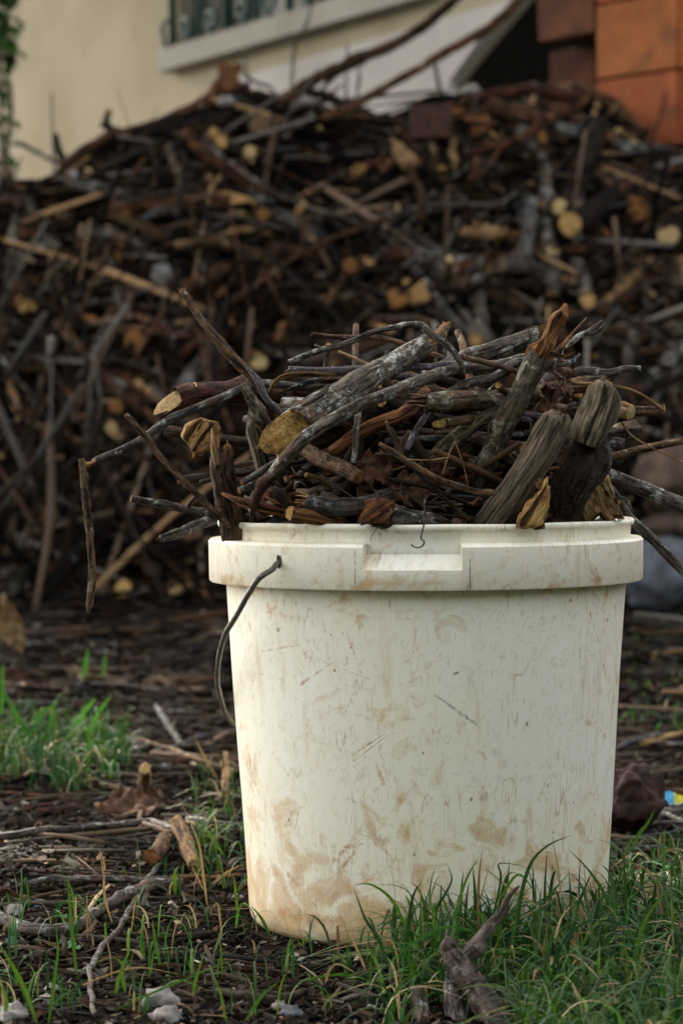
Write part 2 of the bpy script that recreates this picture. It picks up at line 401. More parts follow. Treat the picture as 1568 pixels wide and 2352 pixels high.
slab(mb, [(0, -.2), (s3, -.2), (s3, z3), (s2, z2), (s2+slope*(wz0-z2), wz0), (0, wz0)], -TK, 0)
slab(mb, [(0, wz1), (s2+slope*(wz1-z2), wz1), (eT, ZT), (0, ZT)], -TK, 0)
slab(mb, [(wsr, wz0), (s2+slope*(wz0-z2), wz0), (s2+slope*(wz1-z2), wz1), (wsr, wz1)], -TK, 0)
o = mb.build('wall', M['render'], house, wp(0, 0), smooth=False)
pl = ws(548); mb = MB()
slab(mb, [(pl, -.1), (s3-.01, -.1), (s3-.01, z3), (s2-.01, z2), (s2+slope*(1.66-z2)-.01, 1.66), (pl, 1.63)], .002, .03)
mb.build('plinth', M['plinth'], house, wp(0, 0), smooth=False)
# window: sill, pane, iron grille
win = empty('window', (0, 0, 0)); win.parent = house; win.matrix_parent_inverse.identity()
win.location = (0, 0, 0)
mb = MB(); slab(mb, [(-.03, 1.712), (wsr+.1, 1.724), (wsr+.1, 1.80), (-.03, 1.79)], -.12, .075); mb.build('sill', M['sill'], win, wp(0, 0), smooth=False)
mb = MB(); slab(mb, [(0, wz0), (wsr, wz0), (wsr, wz1), (0, wz1)], -.2, -.19)
M['curtain'] = simple('curtain', (.08, .07, .055), (.17, .155, .13), 5, .35)
mb.build('pane', M['curtain'], win, wp(0, 0), smooth=False)
mb = MB()
for s0 in (0.02, .62, 1.05, wsr-.06):
    slab(mb, [(s0, wz0+.0), (s0+.04, wz0+.0), (s0+.04, wz1), (s0, wz1)], -.185, -.13)
mb.build('window_frame', M['sill'], win, wp(0, 0), smooth=False)
mb = MB(); io = .03
def scroll(s, z, r, turns, a0, sg):
    pts = []
    for k in range(19):
        t = k/18; a = a0+sg*turns*2*PI*t; q = r*(1-.75*t); pts.append(wp(s+q*math.cos(a), z+q*math.sin(a), io))
    tube(mb, pts, [.011], 7, 0, 1, 2)
for s0 in (.012, .42, .85, 1.3):
    tube(mb, [wp(s0, wz0-.05, io), wp(s0, wz1, io)], [.015], 7, 0, 1, 1)
for c0 in (.012, .42, .85):
    tube(mb, [wp(c0+.06, wz1, io), wp(c0+.19, wz0+.03, io)], [.012], 7, 0, 1, 3); tube(mb, [wp(c0+.36, wz1, io+.003), wp(c0+.22, wz0+.03, io+.003)], [.012], 7, 0, 1, 3)
    scroll(c0+.10, wz0+.07, .045, 1.2, -PI/2, 1); scroll(c0+.30, wz0+.07, .045, 1.2, -PI/2, -1)
tube(mb, [wp(-.03, wz0-.02, io), wp(-.05, wz0+.09, io+.01), wp(.0, wz0+.12, io)], [.009], 7, 0, 2, 5)
gr = mb.build('grille', M['iron'], win, wp(0, 0))
# dark shed to the right of the wall's end
shed = empty('shed', (1.0, 8.6, 0)); tag(shed, 'dark open shed between the house wall and the clay blocks', 'shed')
M['darkboard'] = grainwood('dark_boards', (.006, .005, .004), (.018, .013, .009), (.004, .003, .002))  # boards coloured near black to deepen the shade inside
def boxmb(mb, x0, x1, y0, y1, z0, z1):
    v = [(x, y, z) for z in (z0, z1) for y in (y0, y1) for x in (x0, x1)]
    mb.add(v, [(0, 2, 3, 1), (4, 5, 7, 6), (0, 1, 5, 4), (2, 6, 7, 3), (0, 4, 6, 2), (1, 3, 7, 5)])
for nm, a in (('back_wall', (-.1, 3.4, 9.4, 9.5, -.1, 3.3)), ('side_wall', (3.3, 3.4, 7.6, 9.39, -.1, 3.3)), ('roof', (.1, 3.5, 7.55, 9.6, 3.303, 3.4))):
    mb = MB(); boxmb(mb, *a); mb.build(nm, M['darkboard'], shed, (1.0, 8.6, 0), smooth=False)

# stacked hollow clay blocks at the right
def terracotta():
    m = N('terracotta'); c = m.new('TexCoord').outputs['Object']; n1 = m.noise(c, 9, 4, .55); n2 = m.noise(c, 260, 4); n3 = m.noise(c, 5.5, 3, .5, .6)
    col = m.ramp(n1, [(.3, (.23, .062, .024)), (.7, (.38, .115, .043))]); col = m.mix(m.ramp(n3, [(.55, 0.0), (.70, .8)]), col, (.08, .038, .025))
    m.base(m.vary(col, .75, 1.15, .012), .8); m.bump(n2, .4, .002); return m.m
M['terra'] = terracotta(); M['terradark'] = simple('dark_terracotta', (.010, .004, .002), (.12, .038, .014), 9, .85)  # second, darker terracotta tone for the left blocks
def block(pxa, Da, pxb, Db, ya0, ya1, dep, label, tilt=0, group='clay blocks stacked beside the pile', mat='terra'):
    a = P(pxa, ya1, Da); b = P(pxb, 1176, Db); b = Vector((b.x, b.y, a.z)); h = P(pxa, ya0, Da).z-a.z
    ux = (b-a).normalized(); uy = Vector((-ux.y, ux.x, 0))
    if uy.y < 0: uy = -uy
    Lx = (b-a).length; mb = MB(); wl = .014
    def bx(x0, x1, y0, y1, z0, z1):
        v = [a+ux*x+uy*y+Vector((0, 0, z)) for z in (z0, z1) for y in (y0, y1) for x in (x0, x1)]
        mb.add(v, [(0, 2, 3, 1), (4, 5, 7, 6), (0, 1, 5, 4), (2, 6, 7, 3), (0, 4, 6, 2), (1, 3, 7, 5)])
    # outer shell open at both ends (the cavities run along the block), with two inner webs
    bx(0, Lx, 0, wl, 0, h); bx(0, Lx, dep-wl, dep, 0, h); bx(0, Lx, wl+.0005, dep-wl-.0005, 0, wl); bx(0, Lx, wl+.0005, dep-wl-.0005, h-wl, h)
    bx(.003, Lx-.003, dep*.33, dep*.33+.01, wl+.0005, h-wl-.0005); bx(.003, Lx-.003, dep*.66, dep*.66+.01, wl+.0005, h-wl-.0005)
    bx(.004, Lx-.004, wl+.001, dep*.33-.001, h*.5-.005, h*.5+.005)
    o = mb.build('clay_block', M[mat], None, tuple(a), smooth=False); tag(o, label, 'clay block', group)
    md = o.modifiers.new('b', 'BEVEL'); md.width = .004; md.segments = 2; md.limit_method = 'ANGLE'
    if tilt: o.rotation_euler = (0, tilt, 0)
    return o
cA = (1369, 6.62, 1549, 6.42)
block(*cA, -165, 6, .25, 'clay block cut by the top edge of the photo, topmost of the middle column')
block(*cA, 13, 181, .25, 'orange clay block with a dark smear, upper whole one of the middle column')
block(*cA, 187, 352, .25, 'plain orange clay block under the smeared one, middle column')
block(*cA, 358, 520, .25, 'clay block low in the middle column, its top just above the sticks')
cB = (1557, 6.43, 1735, 6.23)
block(*cB, -20, 155, .25, 'dark clay block at the very right edge, topmost of its column')
block(*cB, 162, 330, .25, 'light clay block at the right edge beside the plain orange one')
block(*cB, 337, 500, .25, 'reddish clay block at the right edge, lowest seen of its column')
cC = (1236, 6.85, 1362, 6.70)
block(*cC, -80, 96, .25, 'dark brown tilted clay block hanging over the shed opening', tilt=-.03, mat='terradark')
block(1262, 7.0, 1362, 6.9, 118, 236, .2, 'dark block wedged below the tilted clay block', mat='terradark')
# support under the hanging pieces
for (a_, b_, c_, d_, lab) in ((1236, 6.86, 1362, 6.71, 'dark clay block low under the tilted one, mostly behind sticks'),):
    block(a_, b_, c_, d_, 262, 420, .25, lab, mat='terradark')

# climbing vine at the far left
v_ = empty('climbing_vine', P(10, 900, 8.6)); tag(v_, 'leafy green vine climbing at the upper left edge of the photo', 'vine')
mb = MB(); tube(mb, pxs([(18, 1100), (22, 700), (12, 400), (25, 250), (12, 120), (24, -60), (10, -260)], 8.6), rad([22, 16, 14, 12, 10, 9, 8], 8.6), 8, .15, 3, 8)
tube(mb, pxs([(2, 900), (6, 500), (2, 300), (0, 100), (6, -60)], 8.65), rad([12, 12, 10, 8, 6], 8.65), 8, .15, 4, 8)
mb.build('stem', M['olive'], v_, P(10, 900, 8.6))
mb = MB(); r_ = random.Random(11)
def leafq(mb, c, d, up, L, w_, col):
    s = d.cross(up).normalized(); n = s.cross(d)
    v = [c, c+d*L*.3+s*w_*.45+n*L*.06, c+d*L*.3-s*w_*.45+n*L*.06, c+d*L*.68+s*w_*.4, c+d*L*.68-s*w_*.4, c+d*L-n*L*.08, c+d*L*.4-n*L*.03]
    mb.add(v, [(0, 1, 6), (0, 6, 2), (1, 3, 6), (2, 6, 4), (3, 5, 6), (4, 6, 5)], None, col)
for k in range(430):
    py = r_.uniform(-260, 420) if r_.random() < .8 else r_.uniform(-260, 130); dens = 1 if py < 150 else .45
    if r_.random() > dens: continue
    c = P(8+r_.gauss(0, 14), py, 8.6+r_.gauss(0, .06)); d = Vector((r_.gauss(0.2, 1), r_.gauss(-.3, 1), r_.gauss(-.3, .6))).normalized()
    g = r_.uniform(.3, 1.2); leafq(mb, c, d, Vector((.1, -.4, 1)), r_.uniform(.035, .065), .036, (.022*g, .075*g, .010*g))
mb.build('leaves', M['leafgreen'], v_, P(10, 900, 8.6), smooth=False)
for o in v_.children: o.matrix_parent_inverse.identity()

# ------------------------------------------------------------------ unseen tree added to shade the yard; crown gaps aimed at chosen ground spots
spots = [G(130, 1800), G(215, 1740), G(60, 1690), G(110, 1950), G(170, 1975), G(1500, 2080), G(1540, 2105), G(20, 1580), G(330, 1790), G(445, 1930), G(520, 1750), G(1560, 1830)]
spr = [.04, .035, .05, .055, .05, .035, .03, .03, .022, .03, .02, .03]
tr = empty('added_shade_tree', (-4.2, 8.0, 0)); tag(tr, 'leafy tree added out of view to shade the yard', 'tree')
mb = MB(); tube(mb, [(-4.2, 8, -.1), (-4.1, 8, 2), (-3.8, 7.8, 4), (-3.2, 7.3, 6)], [.22, .17, .14, .08], 12, .1, 2, 6)
for a_, b_ in (((-3.9, 7.85, 3.5), (-2.2, 6.2, 5.3)), ((-4, 7.9, 3), (-5.5, 6.5, 5.2)), ((-3.6, 7.6, 4.6), (-1.2, 7.8, 5.6)), ((-3.6, 7.6, 4.6), (-2.9, 4.9, 5.4))):
    tube(mb, [a_, [(p+q)/2+.1 for p, q in zip(a_, b_)], b_], [.08, .05, .02], 8, .1, 3, 5)
mb.build('trunk', M['brown'], tr, (-4.2, 8, 0))
mb = MB(); r_ = random.Random(5)
cc = Vector((0.0, 2.8, 0))+SD*6.6
for k in range(20500):
    q = Vector((r_.gauss(0, 1), r_.gauss(0, 1), r_.gauss(0, .7)));
    if q.length > 2.1: continue
    c = cc+Vector((q.x*1.75, q.y*1.9, q.z*.45)) if k < 16000 else Vector((-2.5, 11.2, 4.5))+Vector((q.x*.9, q.y*.9, q.z*.4))
    skip = False
    for sp_, rr in zip(spots, spr):
        dlt = c-sp_; t = dlt.dot(SD)
        if (dlt-SD*t).length < rr+.055: skip = True; break
    if skip: continue
    d = Vector((r_.gauss(0, 1), r_.gauss(0, 1), r_.gauss(-.2, .5))).normalized(); g = r_.uniform(.7, 1.2)
    leafq(mb, c, d, Vector((r_.gauss(0, .3), r_.gauss(0, .3), 1)), .15, .11, (.05*g, .09*g, .025*g))
M['treeleaf'] = colmat('tree_leaves', .6, .12, .3)
mb.build('crown', M['treeleaf'], tr, (-4.2, 8, 0), smooth=False)

# unseen hedging added behind the camera and at right to shut out low sky
M['blocker_hedge'] = colmat('blocker_hedge_leaves', .7, .1, .2)
def blocker_hedge(x0, y0, x1, y1, h, label, seed):
    r_ = random.Random(seed); a, b = Vector((x0, y0, 0)), Vector((x1, y1, 0)); u = (b-a).normalized(); v = Vector((-u.y, u.x, 0)); L = (b-a).length; mb = MB()
    vs = []; nu_, prof_ = int(L/.35), [(-.55, 0), (-.6, h*.5), (-.5, h*.92), (0, h), (.5, h*.92), (.6, h*.5), (.55, 0)]
    for i in range(nu_+1):
        for (o_, z_) in prof_:
            p = a+u*(L*i/nu_)+v*o_+Vector((0, 0, z_)); vs.append(p+Vector((.15*mn.noise(p*1.3), .15*mn.noise(p*1.3+Vector((7, 0, 0))), .2*mn.noise(p*.8) if z_ > 0 else 0)))
    k_ = len(prof_); mb.add(vs, [(i*k_+j, (i+1)*k_+j, (i+1)*k_+j+1, i*k_+j+1) for i in range(nu_) for j in range(k_-1)]+[tuple(range(k_)), tuple(nu_*k_+j for j in reversed(range(k_)))], None, (.012, .022, .008))
    for k in range(int(L*h*55)):
        s_ = r_.choice([-1, 1]); p = a+u*r_.uniform(0, L)+v*s_*r_.uniform(.5, .72)+Vector((0, 0, r_.uniform(.05, h)))
        d = Vector((r_.gauss(0, 1), r_.gauss(0, 1), r_.gauss(0, .6))).normalized(); g = r_.uniform(.5, 1.2); leafq(mb, p, d, Vector((0, 0, 1)), .11, .07, (.03*g, .065*g, .018*g))
    tag(mb.build('blocker_hedge', M['blocker_hedge'], None, tuple(a), smooth=False), label, 'blocker_hedge')
blocker_hedge(-7, -3.6, 5.5, -3.6, 2.7, 'dark clipped hedging added behind the viewer to block low sky', 1)
blocker_hedge(5.6, -2.8, 5.6, 9.0, 1.9, 'dark clipped hedging added out of view at right to block low sky', 2)
# ================================================================== BUCKET
BX, BY = P(981, 1200, 1.75).x, 1.75
HB = .2815
def bucketmat():
    m = N('dirty_white_plastic'); o = m.new('TexCoord').outputs['Object']
    sp = m.new('SeparateXYZ'); m.l.new(o, sp.inputs[0]); x, y, z = sp.outputs
    ang = m.math('ARCTAN2', x, m.math('MULTIPLY', y, -1.0)); u = m.math('MULTIPLY', ang, .138)
    c = m.new('CombineXYZ'); m.l.new(u, c.inputs[0]); m.l.new(z, c.inputs[1]); uv = c.outputs[0]
    # hatching of old scuffs: stretched noises at different angles
    big = m.noise(uv, 9, 4, .6, .6); med = m.noise(uv, 38, 5, .65, .8); fine = m.noise(uv, 260, 4, .6)
    low = m.ramp(m.math('DIVIDE', z, .30), [(0.0, 1.0), (.16, .55), (.38, .12), (.7, 0.0), (.76, .12), (.80, .42), (.815, .45), (.83, .05)])
    vst = m.noise(m.scale(uv, (1, .12, 1)), 75, 4, .6)
    base = m.mix(m.ramp(big, [(.35, 0.0), (.7, 1.0)]), (.84, .81, .70), (.82, .755, .59))
    # translucent yellowing in a band below the collar
    base = m.mix(m.math('MULTIPLY', low, .35), base, (.70, .58, .36))
    pat = m.ramp(m.noise(uv, 13, 4, .6, .4), [(.40, 0.0), (.62, 1.0)])
    fac = m.math('ADD', m.math('ADD', m.math('MULTIPLY', low, .17), m.math('MULTIPLY', m.math('SUBTRACT', pat, .5), .06)), m.math('ADD', m.math('MULTIPLY', med, .78), m.math('MULTIPLY', big, .14)))
    col = m.mix(m.ramp(fac, [(.53, 0.0), (.565, .25), (.61, .6), (.72, .9)]), base, (.52, .30, .09))
    col = m.mix(m.ramp(m.math('ADD', vst, m.math('MULTIPLY', low, .06)), [(.58, 0.0), (.70, .35)]), col, (.50, .34, .17))
    mot = m.noise(uv, 110, 6, .8, .5); col = m.mix(m.ramp(mot, [(.53, 0.0), (.66, .42)]), col, (.48, .35, .20))
    for rot, sc_, th in ((.9, 90, .66), (-.75, 105, .665), (1.4, 85, .67), (-.3, 120, .675)):
        s_ = m.noise(m.scale(uv, (1, .10, 1), rot=(0, 0, rot), loc=(sc_, 0, 0)), sc_*4, 3, .6, .4)
        g_ = m.noise(m.scale(uv, (1, 1, 1), loc=(0, sc_, 0)), 30, 2)
        f_ = m.math('MULTIPLY', m.ramp(s_, [(th, 0.0), (th+.06, .5)]), m.ramp(g_, [(.5, 0.0), (.6, 1.0)]))
        col = m.mix(f_, col, (.36, .22, .12))
    for rot, lx, nsc, wd, st_ in ((.9, 3, 26, .010, .6), (-.7, 7, 32, .009, .6), (.25, 11, 44, .010, .5), (1.45, 5, 60, .012, .45), (-.15, 17, 85, .016, .5)):
        rn = m.noise(m.scale(uv, (1, .30, 1), rot=(0, 0, rot), loc=(lx, 0, 0)), nsc, 3, .55, .5); rg = m.noise(m.scale(uv, (1, 1, 1), loc=(0, lx, 0)), 24, 4, .7)
        lw = m.math('ABSOLUTE', m.math('SUBTRACT', rn, .5)); f_ = m.math('MULTIPLY', m.ramp(m.math('DIVIDE', lw, wd), [(0.0, st_), (1.0, 0.0)]), m.ramp(m.math('ADD', rg, m.math('MULTIPLY', low, .06)), [(.54, 0.0), (.64, 1.0)]))
        col = m.mix(f_, col, (.32, .15, .05))
    vo = m.new('TexVoronoi'); m.l.new(m.scale(uv, (1, .6, 1)), vo.inputs['Vector']); vo.inputs['Scale'].default_value = 62
    sepc = m.new('SeparateColor'); m.l.new(vo.outputs['Color'], sepc.inputs[0])
    th_ = m.math('MULTIPLY', m.math('POWER', sepc.outputs[0], 6.0), .05)
    col = m.mix(m.math('MULTIPLY', m.ramp(m.noise(uv, 7, 3, .5), [(.45, 0.0), (.60, 1.0)]), .35), col, m.mix(.5, col, (.74, .80, .76)))  # soft bluish patches painted in for the sky's reflection
    v2 = m.new('TexVoronoi'); m.l.new(m.scale(uv, (1, .7, 1), loc=(.3, .1, 0)), v2.inputs['Vector']); v2.inputs['Scale'].default_value = 150
    s2_ = m.new('SeparateColor'); m.l.new(v2.outputs['Color'], s2_.inputs[0])
    d2 = m.math('LESS_THAN', m.math('ADD', v2.outputs['Distance'], m.math('MULTIPLY', fine, .12)), m.math('MULTIPLY_ADD', s2_.outputs[2], .16, .06))
    col = m.mix(m.math('MULTIPLY', d2, m.ramp(m.math('ADD', s2_.outputs[0], m.math('MULTIPLY', low, .12)), [(.90, 0.0), (.94, .8)])), col, (.20, .11, .045))
    dot = m.math('LESS_THAN', m.math('ADD', vo.outputs['Distance'], m.math('MULTIPLY', fine, .05)), m.math('ADD', th_, .05))
    col = m.mix(m.math('MULTIPLY', dot, m.ramp(sepc.outputs[1], [(.3, 0.0), (.5, .85)])), col, (.10, .06, .03))
    # particular marks: (u0, z0, u1, z1, half width, colour, strength)
    def bp(px, py):
        D = 1.75-.135; p = P(px, py, D); dx = max(-.132, min(.132, p.x-BX)); D = 1.75-math.sqrt(.0188-dx*dx); p = P(px, py, D)
        return math.asin(max(-1, min(1, (p.x-BX)/.1375)))*.138, p.z
    marks = [((1003, 1598), (1102, 1668), .0018, (.20, .20, .17), .7), ((690, 1570), (765, 1520), .0016, (.42, .22, .09), .75), ((800, 1455), (830, 1545), .001, (.50, .27, .12), .6),
             ((800, 1738), (885, 1685), .0007, (.38, .25, .15), .9), ((806, 1750), (890, 1690), .0005, (.38, .25, .15), .8), ((740, 1990), (790, 1945), .004, (.42, .21, .08), .8), ((760, 2010), (815, 1945), .003, (.42, .21, .08), .75),
             ((775, 2010), (745, 1950), .001, (.34, .2, .1), .6), ((840, 1925), (870, 1945), .006, (.45, .28, .14), .6), ((1362, 1410), (1350, 1520), .0008, (.36, .25, .12), .7), ((1360, 1410), (1385, 1480), .0012, (.40, .27, .10), .6),
             ((1338, 1470), (1345, 1550), .0012, (.48, .38, .24), .6), ((647, 1865), (645, 1895), .0006, (.05, .04, .02), .9), ((603, 1425), (603, 1440), .0016, (.22, .17, .10), .7), ((1055, 1545), (1046, 1550), .0014, (.28, .19, .08), .9),
             ((1400, 1505), (1401, 1510), .0012, (.5, .32, .05), .9), ((1400, 1535), (1398, 1545), .0011, (.12, .07, .02), .9), ((670, 1617), (695, 1602), .0009, (.85, .85, .82), .9), ((860, 1760), (878, 1800), .0025, (.42, .26, .12), .6),
             ((770, 1400), (810, 1408), .003, (.58, .42, .22), .5), ((650, 1410), (690, 1420), .004, (.56, .38, .18), .5), ((600, 1495), (690, 1480), .0012, (.52, .34, .17), .6), ((1235, 1870), (1250, 2000), .004, (.55, .46, .33), .5),
             ((640, 1890), (655, 1925), .0006, (.35, .22, .11), .8), ((665, 1870), (650, 1925), .0005, (.35, .22, .11), .8), ((745, 1520), (850, 1560), .0006, (.5, .3, .15), .6), ((700, 1695), (850, 1745), .0005, (.55, .42, .28), .6),
             ((630, 2010), (655, 2040), .0035, (.44, .25, .11), .7), ((610, 2100), (760, 2125), .007, (.46, .27, .12), .75), ((650, 2085), (690, 2135), .006, (.30, .26, .20), .45)]
    nz = m.noise(uv, 120, 4, .65, 1.0)
    for (a, b, hw, cl, st) in marks:
        u0, z0 = bp(*a); u1, z1 = bp(*b); dx, dz = u1-u0, z1-z0; L2 = max(dx*dx+dz*dz, 1e-8)
        px_ = m.math('SUBTRACT', u, u0); pz_ = m.math('SUBTRACT', z, z0)
        t = m.math('ADD', m.math('MULTIPLY', px_, dx/L2), m.math('MULTIPLY', pz_, dz/L2), clamp=True)
        ex = m.math('SUBTRACT', px_, m.math('MULTIPLY', t, dx)); ez = m.math('SUBTRACT', pz_, m.math('MULTIPLY', t, dz))
        d = m.math('SQRT', m.math('ADD', m.math('MULTIPLY', ex, ex), m.math('MULTIPLY', ez, ez)))
        v = m.math('ADD', m.math('DIVIDE', d, hw*1.5), m.math('MULTIPLY', nz, 2.6))
        col = m.mix(m.math('MULTIPLY', m.ramp(m.math('MULTIPLY', v, .5), [(.62, 1.0), (.85, 0.0)]), st), col, cl)
    m.base(col, m.math('ADD', .26, m.math('MULTIPLY', med, .3))); m.b.inputs['Specular IOR Level'].default_value = .5
    m.b.inputs['Subsurface Weight'].default_value = .12; m.b.inputs['Subsurface Radius'].default_value = (.006, .004, .002); m.b.inputs['Subsurface Scale'].default_value = 1
    m.bump(m.math('ADD', m.math('MULTIPLY', fine, .4), big), .12, .0012); return m.m
M['plastic'] = bucketmat()
bk = empty('bucket', (BX, BY, 0)); tag(bk, 'dirty white plastic bucket heaped with firewood sticks, standing on the grass', 'bucket')
bk.rotation_euler = (0, math.radians(-.3), 0)
def lathe(mb, prof, n=160, a0=0, a1=2*PI, dent=0.0):
    full = abs(a1-a0-2*PI) < 1e-6; m_ = n if full else n+1; vs = []
    for i in range(m_):
        a = a0+(a1-a0)*i/n
        for (r, z) in prof:
            k = 1+dent*mn.noise(Vector((math.cos(a)*1.2, math.sin(a)*1.2, z*8)))
            zz = z+(dent*.15*mn.noise(Vector((math.cos(a)*4, math.sin(a)*4, 3))) if z > .25 else 0)
            vs.append((math.sin(a)*r*k, -math.cos(a)*r*k, zz))
    p = len(prof); fs = []
    for i in range(n):
        j = (i+1) % m_
        for k in range(p-1): fs.append((i*p+k, j*p+k, j*p+k+1, i*p+k+1))
    mb.add(vs, fs)
zC = HB-.0425
prof = [(.0, .002), (.115, .002), (.1195, .0035), (.1228, .0075), (.1240, .013)]
for k in range(1, 13): t = k/12; prof.append((.1240+(.1388-.1240)*t, .013+(zC+.004-.013)*t))
prof += [(.1400, zC+.014), (.1412, HB-.0135), (.1418, HB-.0045), (.1436, HB-.0038), (.1440, HB-.0022), (.1438, HB-.0006), (.1428, HB), (.1412, HB-.0004), (.1400, HB-.004), (.1370, zC), (.1215, .02), (.118, .008), (0, .008)]
mb = MB(); lathe(mb, prof, 192, dent=.006); mb.build('body', M['plastic'], bk)
# collar with the notch cut in its front
def an(px, py=1300, r=.15):
    x = P(px, py, 1.61).x-BX
    for _ in range(3): D = 1.75-math.sqrt(r*r-x*x); x = P(px, py, D).x-BX
    return math.asin(x/r)
aL, aR = an(838), an(1066)
zt, zb = HB-.0128, HB-.0422
ro = .1500
full = [(.1405, zb+.002), (.1470, zb+.0015), (.1492, zb), (ro, zb+.0012), (ro+.0004, zt-.0018), (ro-.0012, zt), (.1413, zt+.0006)]
zn1, zn0 = HB-.0255, HB-.0192
notch = [(.1405, zb+.002), (.1470, zb+.0015), (.1492, zb), (ro, zb+.0012), (ro+.0002, HB-.0290), (ro-.0008, HB-.0278), (.1412, zn0)]
mb = MB(); seq = []
def col_ring(a, prof_): return [(math.sin(a)*r, -math.cos(a)*r, z) for r, z in prof_]
nn = 170; rings = []
for i in range(nn+1): rings.append(col_ring(aR+(2*PI-(aR-aL))*i/nn, full))
for i in range(21): rings.append(col_ring(aL+(aR-aL)*i/20, notch))
vs = [p for r in rings for p in r]; k7 = 7; fs = []
R_ = len(rings)
for i in range(R_):
    j = (i+1) % R_
    for k in range(k7-1): fs.append((i*k7+k, j*k7+k, j*k7+k+1, i*k7+k+1))
mb.add(vs, fs); colr = mb.build('collar', M['plastic'], bk, smooth=False)
md = colr.modifiers.new('b', 'BEVEL'); md.width = .0006; md.segments = 2; md.limit_method = 'ANGLE'; md.angle_limit = math.radians(35)
for p_ in colr.data.polygons: p_.use_smooth = True
try:
    colr.data.set_sharp_from_angle(angle=math.radians(35))
except Exception: pass
# thin mould seams on the collar, each side of the notch
M['seam'] = simple('seam_dirt', (.20, .13, .07), (.34, .25, .15), 200)
for s_px, h0, h1 in ((820, zt-.003, zb+.004), (1084, zt-.004, zb+.001)):
    a = an(s_px); mb = MB(); tube(mb, [(math.sin(a)*(ro+.0001), -math.cos(a)*(ro+.0001), h0), (math.sin(a)*(ro-.0001), -math.cos(a)*(ro-.0001), h1)], [.00035], 6, .5, 2, 8); mb.build('seam', M['seam'], bk)
# dark oval disc at the collar's bail hole, and the bail itself
aH = an(646); hx, hy = math.sin(aH), -math.cos(aH)
zH = P(648, 1290, 1.75-.15*math.cos(aH)).z
mb = MB(); cH = Vector((hx*(ro+.0003), hy*(ro+.0003), zH)); tx = Vector((math.cos(aH), math.sin(aH), 0))
vs = [cH]+[cH+tx*.0022*math.cos(a)+Vector((0, 0, .0052*math.sin(a)+.001)) for a in [2*PI*k/16 for k in range(16)]]
mb.add(vs, [(0, 1+k, 1+(k+1) % 16) for k in range(16)]); M['hole'] = simple('hole_dark', (.012, .008, .004), (.05, .03, .015), 400)
mb.build('bail_hole', M['hole'], bk, smooth=False)
B0 = Vector((BX, BY, 0))
bail = [Vector((hx*.144, hy*.144, zH)), Vector((hx*.152, hy*.152, zH-.0005))]+[p-B0 for p in
        pxs([(630, 1306, 1.628), (600, 1326, 1.622), (575, 1362, 1.632), (548, 1410, 1.645), (521, 1455, 1.665), (507, 1505, 1.69), (502, 1560, 1.72), (512, 1612, 1.76), (532, 1655, 1.81), (590, 1700, 1.87), (700, 1725, 1.915), (850, 1700, 1.945), (1020, 1620, 1.945), (1180, 1500, 1.92), (1280, 1390, 1.895)], 1.7)]+[Vector((-hx*.152, -hy*.152, zH-.001)), Vector((-hx*.144, -hy*.144, zH))]
mb = MB(); tube(mb, bail, [.0019], 10, .10, 5, 7); mb.build('handle', M['wire'], bk)
# ================================================================== FIREWOOD IN THE BUCKET
GB = 'sticks heaped in the bucket'
def hs(name, label, cat, pts, ws_, D, mat, **kw):
    """a stick laid through plan points; widths in plan pixels"""
    pp = pxs(pts, D); n_ = len(ws_); rr = []
    for i, w_ in enumerate(ws_):
        q = pp[min(len(pp)-1, round(i*(len(pp)-1)/max(1, n_-1)))]; rr.append(w_*.5*q.y/F)
    kw.setdefault('group', GB)
    return stick(name, label, cat, pp, rr, mat, **kw)
def child_tube(root, name, pts, D, ws_, mat, **kw):
    pp = pxs(pts, D); mb = MB(); k = dict(n=8, rough=.14, seed=4, seg=6, knots=1, wob=.0008); k.update(kw)
    r = tube(mb, pp, rad(ws_, D), **k); o = mb.build(name, M[mat], root, tuple(root.location)); return r
# -- the long twig that hangs out on the left, its tip snapped over
a = hs('twig', 'long grey twig reaching out left of the bucket, its snapped tip hanging straight down', 'twig',
       [(218, 1060, 1.66), (300, 1020, 1.66), (380, 972, 1.67), (470, 932, 1.68), (550, 894, 1.70), (620, 880, 1.74), (760, 900, 1.80)], [17, 19, 20, 20, 20, 20, 18], 1.68, 'grey', e0='frayed', cm='cutorange', knots=4, rough=.07, seed=31)
child_tube(a, 'broken_tip', [(186, 1052, 1.655), (196, 1120, 1.655), (201, 1190, 1.655), (208, 1260, 1.655), (211, 1330, 1.655), (206, 1385, 1.655), (203, 1412, 1.655)], 1.655, [14, 19, 17, 17, 19, 17, 5], 'brown', knots=9, seed=12, n=10, seg=8, rough=.16)
child_tube(a, 'broken_fibres', [(180, 1056, 1.656), (196, 1066, 1.656), (208, 1064, 1.657), (222, 1058, 1.66)], 1.656, [3, 12, 7, 12], 'peeled', seed=8, rough=.5, seg=6)
hs('stick', 'knobbly brown stick pointing up to the left, highest on the left of the bucket', 'stick', [(416, 664, 1.70), (448, 715, 1.70), (488, 770, 1.70), (530, 818, 1.705), (568, 862, 1.71), (610, 925, 1.73), (660, 1010, 1.76)], [15, 16, 20, 25, 22, 24, 24], 1.70, 'brown', e0='stub', cm='cutorange', knots=6, seed=3)
hs('bark_strip', 'dark purple strip of bark curving over the stick crossing at the left', 'bark strip', [(566, 845, 1.68), (590, 872, 1.675), (612, 915, 1.67), (640, 945, 1.67), (658, 965, 1.68)], [16, 34, 30, 34, 16], 1.67, 'purple', flat=.45, seed=9, rough=.12)
